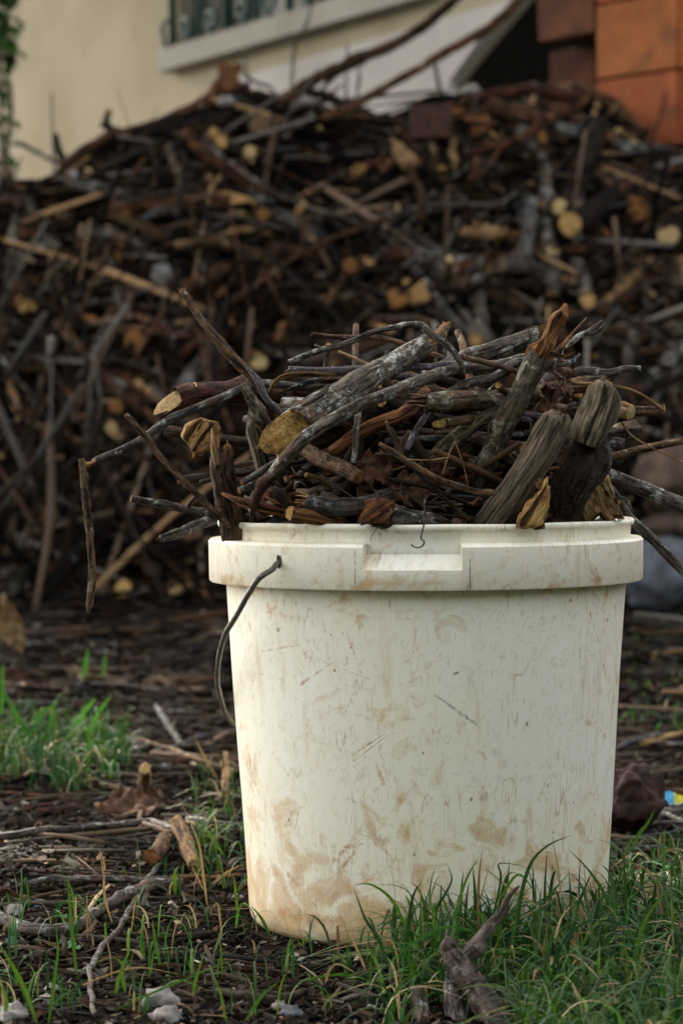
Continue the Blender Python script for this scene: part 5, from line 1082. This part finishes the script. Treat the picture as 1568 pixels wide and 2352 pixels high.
def blade(mb, pts, w_, col, n=7, side=None):
    sp, tt = spline([Vector(p) for p in pts], max(2, n//(len(pts)-1)+1)); vs = []; m_ = len(sp)
    for i, p in enumerate(sp):
        t = (sp[min(i+1, m_-1)]-sp[max(i-1, 0)]).normalized(); s = side if side is not None else t.cross(Vector((0, 1, .2)))
        s = (s-t*s.dot(t)).normalized(); f = tt[i]; ww = w_*.5*(min(1, .55+f*1.6))*(1-max(0, f-.45)/.55)**.8 if f < 1 else 0.0; nn = t.cross(s)
        vs += [p-s*ww, p+nn*ww*.45, p+s*ww]
    fs = [(3*i, 3*i+1, 3*i+4, 3*i+3) for i in range(m_-1)]+[(3*i+1, 3*i+2, 3*i+5, 3*i+4) for i in range(m_-1)]
    mb.add(vs, fs, None, col)
GC = [(.030, .095, .012), (.048, .125, .012), (.020, .078, .018), (.075, .165, .012), (.018, .055, .012), (.034, .105, .020)]
DC = [(.28, .19, .08), (.20, .13, .055), (.36, .27, .14)]
def rblade(mb, base, L, w_, r_, bright=1.0, dry=.1, lean_=.5):
    a = r_.uniform(0, 2*PI); ln = abs(r_.gauss(0, lean_))+.08; h = Vector((math.cos(a), math.sin(a), 0))
    p1 = base+Vector((0, 0, L*.4))+h*L*.12*ln; p2 = base+Vector((0, 0, L*(.78-.18*ln)))+h*L*.42*ln; p3 = base+Vector((0, 0, L*(1-.5*ln)))+h*L*.9*ln
    p3.z = max(p3.z, base.z+.002)
    s = Vector((-h.y, h.x, 0)) if r_.random() < .5 else Vector((r_.gauss(0, 1), r_.gauss(0, 1), 0)).normalized()
    c = r_.choice(DC) if r_.random() < dry else tuple(x*bright*r_.uniform(.7, 1.25) for x in r_.choice(GC))
    blade(mb, [base-Vector((0, 0, .003)), p1, p2, p3], w_, c, 6, s)
# clump in front of the bucket at the right
mb = MB(); r_ = random.Random(51)
def dens_r(px, py):
    n_ = mn.noise(Vector((px*.006, py*.008, 2)))
    if py > 2140: k = min(1, max(0, (px-860)/160)); return k*(.9+.5*n_)
    k = min(1, max(0, (px-1395)/40)); return k*(.55+.9*n_)*min(1, max(0, (py-1960)/120))
c_ = 0
while c_ < 3900:
    px, py = r_.uniform(700, 1680), r_.uniform(1930, 2520)
    if r_.random() > dens_r(px, py)*(.55+1.3*mn.noise(Vector((px*.022, py*.03, 9)))): continue
    p = G(px, py)
    if inb(p) or (p.y < 1.475 and 925 < px < 1190): continue
    c_ += 1; big = .068 if py > 2140 else .045
    rblade(mb, p, r_.uniform(.016, big*(.72 if p.y < 1.5 else 1))*(1.0 if r_.random() < .93 else 1.35), r_.uniform(.0010, .0030), r_, .85, .09, .95)
HB_ = [([(1185, 2185), (1190, 2110), (1200, 2040), (1222, 1978), (1262, 1940), (1319, 1917)], 9), ([(1408, 2165), (1400, 2090), (1380, 2040), (1345, 1992), (1304, 1951)], 8), ([(1000, 2160), (1002, 2090), (1020, 2058), (1037, 2020), (1025, 1982)], 7),
       ([(1035, 2150), (1048, 2090), (1070, 2022), (1101, 1964)], 8), ([(1093, 2145), (1091, 2060), (1085, 1984)], 8), ([(1165, 2155), (1160, 2060), (1166, 2020), (1170, 1972)], 7), ([(1120, 2150), (1143, 2060), (1150, 2012), (1147, 1984), (1205, 1990)], 6),
       ([(1222, 2170), (1228, 2080), (1230, 2014)], 7), ([(1250, 2130), (1251, 2040), (1256, 1953)], 6), ([(945, 2170), (925, 2115), (895, 2062), (850, 2032), (810, 2034)], 8), ([(892, 2225), (870, 2160), (838, 2110), (812, 2040)], 9), ([(1418, 2110), (1408, 2040), (1398, 2005), (1379, 1985)], 7),
       ([(1437, 2120), (1436, 2040), (1430, 1935)], 7), ([(1440, 1990), (1462, 1925), (1488, 1890), (1505, 1856)], 9), ([(1290, 2160), (1330, 2070), (1360, 2000)], 8), ([(1145, 2070), (1190, 2010), (1235, 2060)], 6), ([(1050, 2180), (1010, 2120), (950, 2068)], 8), ([(990, 2170), (975, 2090), (985, 2045)], 7),
       ([(1300, 2180), (1310, 2080), (1305, 1990)], 7), ([(1210, 2165), (1245, 2080), (1312, 2000)], 8), ([(1380, 2210), (1400, 2150), (1470, 2060)], 9), ([(1450, 2230), (1480, 2120), (1540, 2030)], 9), ([(1352, 2150), (1372, 2090), (1376, 2030)], 8), ([(900, 2210), (960, 2160), (1030, 2130), (1100, 2145)], 8),
       ([(1115, 2200), (1150, 2120), (1235, 2060)], 7), ([(1040, 2300), (1100, 2200), (1180, 2190), (1260, 2150)], 9), ([(1340, 2350), (1330, 2250), (1390, 2190), (1500, 2240)], 12), ([(1180, 2360), (1190, 2280), (1210, 2210)], 10), ([(1270, 2280), (1300, 2230), (1400, 2250), (1500, 2330)], 12), ([(1240, 2250), (1262, 2170), (1272, 2130)], 8)]
for i, (pts, w_) in enumerate(HB_):
    D0 = 1.575 if i % 3 else 1.55
    if i == 13: D0 = 1.95
    if max(p[1] for p in pts) > 2205: D0 = 1.50
    pp = pxs(pts, D0); g = .8+.06*(i % 6); blade(mb, pp, w_*D0/F*1.05, tuple(c*g for c in GC[i % 6]), 14)
for pts, w_ in (([(1098, 2140), (1098, 2060), (1100, 2010), (1108, 1949)], 7), ([(1098, 2085), (1110, 2040), (1124, 1984)], 5), ([(1116, 1998), (1180, 2048), (1230, 2080), (1252, 2112)], 6), ([(1290, 2062), (1280, 1990), (1266, 1914)], 4.5), ([(972, 2245), (969, 2150), (967, 2090), (965, 2014)], 8), ([(962, 2220), (950, 2140), (920, 2068)], 7),
                ([(848, 2250), (812, 2165), (772, 2088)], 6), ([(1125, 2160), (1180, 2120), (1240, 2085), (1285, 2060)], 5), ([(1520, 2100), (1512, 2060), (1506, 2015)], 7), ([(1310, 2280), (1322, 2240), (1332, 2205)], 8), ([(1545, 2190), (1560, 2120), (1575, 2080)], 7)):
    blade(mb, pxs(pts, 1.56), w_*1.56/F, random.Random(w_).choice(DC), 10)
tag(mb.build('grass', M['grass'], None, None), 'dense dark green grass clump with dry stalks in front of the bucket', 'grass', kind='stuff')
# clump at the left, further back
mb = MB(); r_ = random.Random(52); c_ = 0
while c_ < 480:
    px, py = r_.uniform(-120, 330), r_.uniform(1640, 1850)
    q = ((px-110)/200)**2+((py-1752)/85)**2
    if r_.random() > max(0, 1.15-q)*(.5+1.6*mn.noise(Vector((px*.025, py*.035, 7)))): continue
    c_ += 1; rblade(mb, G(px, py), r_.uniform(.018, .07), r_.uniform(.0016, .0032), r_, .9, .05, 1.0)
for pts, w_ in (([(4, 1640), (6, 1570), (8, 1520)], 11), ([(60, 1690), (35, 1640), (2, 1575)], 12), ([(160, 1700), (190, 1640), (222, 1602)], 14), ([(205, 1690), (225, 1640), (256, 1596)], 12), ([(75, 1680), (95, 1640), (135, 1612)], 10), ([(110, 1700), (118, 1650), (122, 1620)], 9),
                ([(190, 1560), (198, 1520), (203, 1488)], 16), ([(236, 1555), (240, 1520), (243, 1500)], 10)):
    blade(mb, pxs(pts, 2.75 if max(p[1] for p in pts) > 1600 else 3.4), w_*2.75/F, (.06, .20, .018), 10)
tag(mb.build('grass', M['grass'], None, None), 'low sunlit green grass patch at the left behind the bucket', 'grass', kind='stuff')
# sparse sprouts and straws over the left foreground and round the bucket
mb = MB(); r_ = random.Random(53)
for k in range(330):
    px, py = r_.uniform(-30, 900), 2352-r_.random()**1.2*330
    if mn.noise(Vector((px*.01, py*.02, 4))) < -.12: continue
    p = G(px, py)
    if inb(p): continue
    rblade(mb, p, r_.uniform(.012, .042), r_.uniform(.0011, .002), r_, 1.15, .10, .6)
for k in range(110):
    px, py = r_.uniform(440, 580), r_.uniform(1780, 2060); p = G(px, py)
    if not inb(p, .14): rblade(mb, p, r_.uniform(.015, .05), r_.uniform(.0012, .0024), r_, .9, .14, .8)
for k in range(120):
    px, py = r_.uniform(1440, 1620), r_.uniform(1420, 1700); p = G(px, py); rblade(mb, p, r_.uniform(.012, .03), .003, r_, .9, .1, .8)
for pts, w_, cc_ in (([(178, 2255), (165, 2140), (160, 2080), (155, 2018)], 9, 0), ([(85, 2352), (55, 2270), (20, 2205), (-5, 2165)], 11, 1), ([(112, 2352), (125, 2250), (138, 2150)], 9, 0), ([(120, 2240), (132, 2200), (128, 2100)], 6, 0), ([(172, 2120), (168, 2060), (150, 2010)], 7, 1), ([(370, 2230), (356, 2160), (350, 2110)], 9, 0),
                     ([(290, 2290), (280, 2230), (300, 2180)], 10, 1), ([(265, 2300), (272, 2250), (302, 2172)], 8, 1), ([(248, 2330), (330, 2290), (440, 2245), (520, 2210)], 6, 0), ([(440, 2300), (450, 2250), (472, 2180)], 8, 1), ([(475, 1908), (500, 1945), (520, 1975)], 10, 1), ([(545, 2100), (540, 2040), (536, 2010)], 7, 1), ([(620, 2150), (600, 2110), (575, 2080)], 8, 0),
                     ([(658, 2230), (662, 2180), (668, 2150)], 7, 1), ([(403, 2060), (400, 2020), (402, 1994)], 10, 1), ([(520, 2352), (505, 2280), (480, 2220)], 6, 1), ([(700, 2250), (790, 2240), (880, 2262)], 7, 0), ([(560, 2352), (600, 2290), (640, 2255)], 8, 0), ([(5, 2352), (15, 2300), (-5, 2250)], 10, 1), ([(240, 2120), (246, 2170), (258, 2160)], 6, 1),
                     ([(260, 2130), (240, 2060), (238, 2010), (226, 1950)], 6, 2), ([(242, 2010), (238, 1980), (228, 1948)], 4, 2), ([(476, 2080), (465, 2000), (455, 1935), (415, 1838)], 7, 2), ([(470, 2050), (450, 2010), (438, 1985)], 5, 2), ([(478, 2040), (520, 2005), (560, 1985)], 7, 2), ([(505, 1800), (470, 1740), (445, 1690)], 7, 2), ([(510, 2160), (505, 2110), (498, 2075), (480, 2100)], 5, 2),
                     ([(300, 2150), (310, 2080), (320, 2050)], 4, 2), ([(150, 2280), (300, 2225), (420, 2240)], 4, 2)):
    D0 = G(pts[0][0], max(p[1] for p in pts)).y*.995; cl = (GC[3] if cc_ == 1 else GC[1]) if cc_ < 2 else DC[0]; blade(mb, pxs(pts, D0), w_*D0/F, tuple(x*1.1 for x in cl), 10)
# round little clover leaves
for px, py in ((160, 2170), (170, 2177), (150, 2165), (4, 2230), (140, 2105), (235, 2068), (1540, 1990), (1500, 2010), (1460, 1975)):
    c = G(px, py, .006); n_ = 10; mb.add([c]+[c+Vector((.0045*math.cos(2*PI*i/n_), .004*math.sin(2*PI*i/n_), .0012*math.sin(i*2))) for i in range(n_)], [(0, 1+i, 1+(i+1) % n_) for i in range(n_)], None, (.03, .13, .04))
tag(mb.build('grass', M['grass'], None, None), 'sparse green sprouts and dry straws scattered over the bare soil', 'grass', kind='stuff')

GG = 'branches and twigs lying on the ground'
def gs_(name, label, cat, pts, ws_, mat, **kw):
    """stick on the ground; each point (px, py[, lift in metres])"""
    fine = []
    for a_, b_ in zip(pts, pts[1:]):
        la, lb = (a_[2] if len(a_) > 2 else 0), (b_[2] if len(b_) > 2 else 0)
        for k_ in range(3): fine.append((a_[0]+(b_[0]-a_[0])*k_/3, a_[1]+(b_[1]-a_[1])*k_/3, la+(lb-la)*k_/3))
    fine.append(tuple(pts[-1])); pts = fine; kw.setdefault('seg', 3)
    pp = []
    for i, p in enumerate(pts):
        w_ = interp(ws_, i/(len(pts)-1)); q = G(p[0], p[1]); pp.append(G(p[0], p[1], w_*.42*q.y/F+.0045+(p[2] if len(p) > 2 else 0)))
    rr = [interp(ws_, i/(len(pts)-1))*.5*p.y/F for i, p in enumerate(pp)]; kw.setdefault('group', GG); ALL_LABELS.add(label)
    return stick(name, label, cat, pp, rr, mat, **kw), pp
# the forked branch in the foreground
M['forkbark'] = bark('bark_grey_brown', (.02, .015, .012), (.115, .088, .07), (.20, .17, .14), .35)
D1 = 1.47
a = hs('branch', 'thick grey forked branch in the grass at the bottom edge, in front of the bucket', 'branch', [(1180, 2430, 1.41), (1142, 2345, 1.44), (1101, 2278, 1.46), (1070, 2235, 1.47), (1043, 2200, 1.475), (1038, 2182, 1.478)], [66, 62, 58, 56, 52, 34], 1.46, 'forkbark', seed=801, n=18, knots=5, rough=.08, group=GG)
child_tube(a, 'fork', [(1054, 2212, 1.47), (1086, 2180, 1.478), (1119, 2138, 1.485), (1152, 2095, 1.49), (1166, 2062, 1.49), (1192, 2036, 1.49)], 1.48, [34, 32, 30, 22, 15, 5], 'forkbark', n=12, knots=5, rough=.12, seg=7)
child_tube(a, 'fork', [(1045, 2200, 1.475), (1030, 2175, 1.475), (1033, 2158, 1.478)], 1.475, [36, 36, 24], 'forkbark', n=12, knots=3, rough=.15)
hs('branch', 'lichen speckled branch lying just left of the thick forked one', 'branch', [(1046, 2430, 1.43), (1043, 2345, 1.452), (1039, 2280, 1.468), (1038, 2240, 1.48)], [42, 41, 38, 34], 1.46, 'grey', seed=802, n=14, knots=4, group=GG)
a = hs('branch', 'knotty stub with a brown broken top at the bottom edge, left of the forked branch', 'branch', [(965, 2400, 1.44), (962, 2330, 1.455), (958, 2290, 1.46), (958, 2266, 1.462)], [44, 40, 28, 24], 1.46, 'lichen', e1='cut', cm='cutgrey', seed=803, n=14, knots=6, group=GG)
child_tube(a, 'side_twig', [(955, 2330, 1.455), (925, 2345, 1.45), (895, 2375, 1.45)], 1.45, [14, 12, 10], 'brown')
g1 = [('branch', 'long thin grey branch lying level across the left of the soil', [(-40, 1926), (60, 1914), (130, 1905), (260, 1897), (345, 1888), (400, 1900), (470, 1905)], [20, 18, 17, 17, 15, 12, 10], 'grey', {}),
      ('branch', 'thin twig branching down right from beside the long grey branch', [(330, 1893), (380, 1912), (440, 1925), (500, 1930)], [14, 13, 12, 10], 'brown', {}),
      ('branch', 'dark grey branch lying level in front of the sunny soil patch', [(58, 2032), (120, 2022), (200, 2018), (300, 2022), (390, 2020)], [12, 17, 17, 15, 12], 'grey', {}),
      ('stick', 'half peeled pale stick lying level right of the dark grey branch', [(390, 2020), (450, 2014), (550, 2010)], [10, 11, 9], 'peeled', {}),
      ('branch', 'thick curved grey branch at the lower left, bending up to the right', [(-40, 2095), (10, 2115), (60, 2134), (120, 2142), (180, 2128), (240, 2085), (300, 2052), (345, 2032), (420, 2030)], [30, 30, 30, 30, 26, 22, 30, 32, 28], 'grey', dict(knots=5)),
      ('branch', 'slender branch with a fine curved tail leading from the cut log towards us', [(217, 2335), (206, 2280), (205, 2235), (230, 2185), (270, 2135), (305, 2075), (340, 2020), (372, 1975), (390, 1960, .006)], [12, 13, 14, 15, 14, 13, 12, 10, 8], 'grey', dict(knots=5)),
      ('log', 'short dark log with a round orange cut facing us, left of the bucket', [(350, 1968, .004), (362, 1955, .004), (385, 1925)], [36, 36, 34], 'brown', dict(e0='cut', cm='cutorange', n=14)),
      ('log', 'stick with peeling pale bark leaning beside the orange cut log', [(448, 1990), (430, 1950, .004), (405, 1890, .01)], [32, 34, 30], 'peeled', dict(n=14, rough=.16)),
      ('stick', 'short pale tan stub standing upright behind the brown leaf', [(328, 1828), (331, 1800, .012), (333, 1768, .028)], [26, 30, 28], 'peeled', dict(e1='cut', cm='cutpale', knots=0)),
      ('twig', 'pale blue grey twig lying beside the bail wire', [(358, 1622), (385, 1665), (418, 1712)], [14, 17, 15], 'lichen', {}),
      ('twig', 'grey twig meeting the pale blue one at a low angle near the bucket', [(395, 1722), (450, 1695), (530, 1678)], [12, 12, 10], 'purple', {}),
      ('twig', 'dark slim branch leading level through the back of the soil', [(130, 1565), (260, 1572), (330, 1580), (460, 1592)], [9, 11, 11, 9], 'dark', {}),
      ('twig', 'whitish stick half hidden in the left grass patch', [(192, 1650), (250, 1672), (320, 1712)], [16, 16, 14], 'lichen', {}),
      ('twig', 'long brown stick running right from the left grass patch', [(320, 1700), (390, 1722), (470, 1752), (545, 1775)], [14, 14, 13, 12], 'brown', {}),
      ('twig', 'thin grey twig lying level right of the tan stub', [(455, 1832), (500, 1822), (550, 1812)], [10, 10, 9], 'grey', {}),
      ('twig', 'grey stick lying by the upright whitish peeled piece next to the bucket', [(430, 1880), (470, 1888), (545, 1895)], [14, 13, 12], 'grey', {}),
      ('stick', 'white peeled piece standing by the left side of the bucket', [(517, 1830), (519, 1780, .01), (521, 1735, .02)], [18, 22, 20], 'peeled', {}),
      ('stick', 'grey stick lying right of the bucket, sloping to the right edge', [(1420, 1822), (1460, 1842), (1520, 1868), (1600, 1902)], [12, 15, 15, 14], 'lichen', {}),
      ('stick', 'blue grey stick rising to the right from the bucket side', [(1405, 1722), (1450, 1705), (1515, 1686)], [12, 18, 14], 'purple', {}),
      ('stick', 'tan split stick lying behind the blue grey one at the right', [(1470, 1708), (1520, 1695), (1600, 1680)], [14, 16, 14], 'peeled', {}),
      ('twig', 'thin arched pale twig over the grass at the right edge', [(1430, 1965), (1470, 1945, .004), (1520, 1944, .006), (1560, 1962, .004), (1590, 2000)], [7, 8, 8, 8, 7], 'grey', {}),
      ('stick', 'dark stick lying level at the right edge behind the grass', [(1410, 2000), (1480, 1990), (1600, 1982)], [22, 24, 22], 'dark', {}),
      ('twig', 'grey twig lying along the bottom left corner', [(-10, 2215), (60, 2200), (130, 2180)], [7, 8, 7], 'grey', {}),
      ('twig', 'dark lumpy branch half sunk in the soil at the bottom, left of the grass clump', [(500, 2282), (560, 2290), (640, 2296), (700, 2280)], [16, 24, 26, 18], 'dark', dict(rough=.25)),
      ('twig', 'brown twig lying flat in the grass at the bottom right', [(1290, 2395), (1360, 2352), (1420, 2340), (1500, 2350)], [34, 38, 36, 30], 'dark', dict(rough=.25))]
for i, (nm, lab, pts, ws_, mt, kw) in enumerate(g1):
    kw = dict(kw); kw.setdefault('knots', 3); gs_(nm, lab, nm, pts, ws_, mt, seed=820+i, **kw)
# more twigs of the back litter, each its own
r_ = random.Random(61)
GM = [(110, 1750, 'the left grass patch'), (330, 1800, 'the tan stub'), (390, 1665, 'the pale blue twig'), (300, 1850, 'the big brown leaf'), (352, 1955, 'the orange cut log'), (260, 1897, 'the long grey branch'), (120, 2135, 'the curved grey branch'), (300, 1572, 'the back branch'), (1480, 1845, 'the right grey stick'), (1480, 1700, 'the blue grey stick'), (206, 1400, 'the hanging twig tip')]
for k in range(70):
    if r_.random() < .72: px, py = r_.uniform(-20, 520), r_.uniform(1420, 1880)
    else: px, py = r_.uniform(1430, 1580), r_.uniform(1430, 1980)
    p = G(px, py); L = r_.uniform(.03, .10)*(1+.25*(p.y-1.6)); a = r_.gauss(0, .5); d = Vector((math.cos(a), math.sin(a)*2, 0)).normalized(); q0, q1 = p-d*L/2, p+d*L/2
    if inb(q0, .15) or inb(q1, .15): continue
    rr = r_.uniform(.0012, .0034)*(1+.2*(p.y-1.6))
    for q in (q0, q1): q.z = gh(q.x, q.y)+rr*.8+r_.uniform(0, .004)
    mt, mw = r_.choice([('grey', 'grey'), ('brown', 'brown'), ('dark', 'dark'), ('brown', 'brown'), ('lichen', 'spotted'), ('red', 'reddish')])
    lab = uniq('%s %s twig %s, %s' % ('thin' if rr < .0022 else 'stout', mw, lean(projp(q0), projp(q1)), where(px, py, GM)))
    stick('twig', lab, 'twig', [q0, (q0+q1)/2+Vector((0, r_.gauss(0, .003), .001)), q1], [rr, rr, rr*.8], mt, group=GG, seed=900+k, n=8, seg=4, knots=1)
# dry leaves on the ground
for px, py, sz, yaw, pit, sd, lab in ((300, 1858, .055, .2, .5, 21, 'largest rust brown dry leaf, left of the bucket behind the long grey branch'), (345, 1842, .040, 1.0, .8, 22, 'dark curled leaf right behind the largest brown leaf'), (95, 1918, .024, 1.3, 1.2, 23, 'small brown leaf hooked over the long grey branch'), (35, 1560, .045, .5, .9, 24, 'dark brown leaf at the left edge behind the grass patch'),
                                    (500, 1745, .022, 2.0, .7, 25, 'small orange brown leaf beside the bucket at the level of the tan stub'), (1400+65, 2015, .03, .7, .4, 26, 'reddish leaf in the grass right of the bucket'), (1250, 2365, .03, .3, .6, 27, 'brown leaf in the grass at the bottom edge'), (20, 2062, .03, 2.4, .5, 28, 'dark leaf scrap at the left edge above the curved branch')):
    dryleaf(G(px, py, sz*.12), sz, yaw, pit, sd, lab)
dryleaf(G(15, 1440, .05), .10, 1.2, 1.2, 31, 'pale pinkish strip of curled bark at the left edge, foot of the pile', mat='peeled', group='dry brown leaves')
# stones on the ground
gq = 'white quartz stones on the soil'
for px, py, sx, sz, sd, mt, lab in ((118, 2290, .0125, .008, 41, 'stone', 'white lumpy stone at the lower left, topmost of three near the corner'), (104, 2312, .010, .007, 42, 'stone', 'white stone just below the lumpy one at the lower left'), (28, 2350, .016, .012, 43, 'stone', 'bluish white stone in the bottom left corner'),
                                    (368, 2318, .019, .015, 44, 'stone', 'pinkish white stone at the bottom, upper of the touching pair'), (388, 2352, .018, .012, 45, 'stone', 'white stone at the bottom edge, lower of the touching pair'), (36, 2112, .010, .012, 46, 'stone', 'pale stone resting on the curved grey branch'),
                                    (330, 2098, .009, .005, 47, 'stonegrey', 'small blue white pebble among the straws left of the bucket'), (640, 2330, .010, .008, 48, 'stone', 'whitish stone at the bottom, left of the grey blue one'), (668, 2345, .013, .010, 49, 'stonegrey', 'grey blue stone at the bottom edge, middle'),
                                    (545, 2078, .009, .006, 50, 'stone', 'pale chip of stone against the bucket foot at the left'), (680, 2212, .006, .004, 51, 'stone', 'small white pebble just in front of the bucket, left one'), (694, 2222, .006, .004, 52, 'stone', 'small white pebble just in front of the bucket, right one'),
                                    (90, 2095, .014, .008, 53, 'stonegrey', 'grey stone behind the curved grey branch'), (30, 2180, .010, .006, 54, 'stonegrey', 'rough grey stone under the curved branch at the left edge'), (1500, 2090, .03, .006, 55, 'stone', 'flat pale sunlit stone right of the bucket'), (1470, 2115, .012, .008, 56, 'stone', 'small pale stone behind the grass at the right')):
    c = G(px, py-14, sz*.35); stone(c, (sx*.5, sx*.46, sz*.55), sd, mt, lab, gq, rough=.3, facet=.8)
    ALL_LABELS.add(lab)
# rounded rotten wood and the litter at the right
mb = MB(); c = G(1452, 1838, .030); blob(mb, c, (.026, .024, .029), 71, .3, 5, 0, .5); M['rotten'] = simple('rotten_ball', (.010, .005, .004), (.045, .017, .011), 70, .85, .8, .003)
tag(mb.build('wood_lump', M['rotten'], None, tuple(c)), 'dark reddish rounded lump of rotten wood beside the bucket at the right', 'wood lump')
def wrapper():
    m = N('plastic_wrapper'); c = m.attr(); v = m.new('TexVoronoi'); m.l.new(c, v.inputs['Vector']); v.inputs['Scale'].default_value = 60
    s = m.new('SeparateColor'); m.l.new(v.outputs['Color'], s.inputs[0])
    col = m.ramp(s.outputs[0], [(.0, (.22, .30, .40)), (.35, (.05, .25, .42)), (.6, (.35, .40, .45)), (.75, (.40, .38, .03))], 'CONSTANT'); m.base(col, .3); return m.m
M['wrapper'] = wrapper()
mb = MB(); vs = []; c = G(1545, 1848, .004)
for i in range(14):
    for j in range(9):
        x, y = (i/13-.5)*.034, (j/8-.5)*.022; z = .006+.010*mn.noise(Vector((x*70, y*70, 1)))+.007*mn.noise(Vector((x*190, y*190, 4))); vs.append(c+Vector((x, y*.8+z*.3, z+.35*y)))
fs = [(i*9+j, (i+1)*9+j, (i+1)*9+j+1, i*9+j+1) for i in range(13) for j in range(8)]
mb.add(vs, fs); o = mb.build('plastic_wrapper', M['wrapper'], None, tuple(c), smooth=False); md = o.modifiers.new('s', 'SOLIDIFY'); md.thickness = .0003
tag(o, 'crumpled blue and yellow plastic wrapper on the ground at the right edge', 'wrapper')
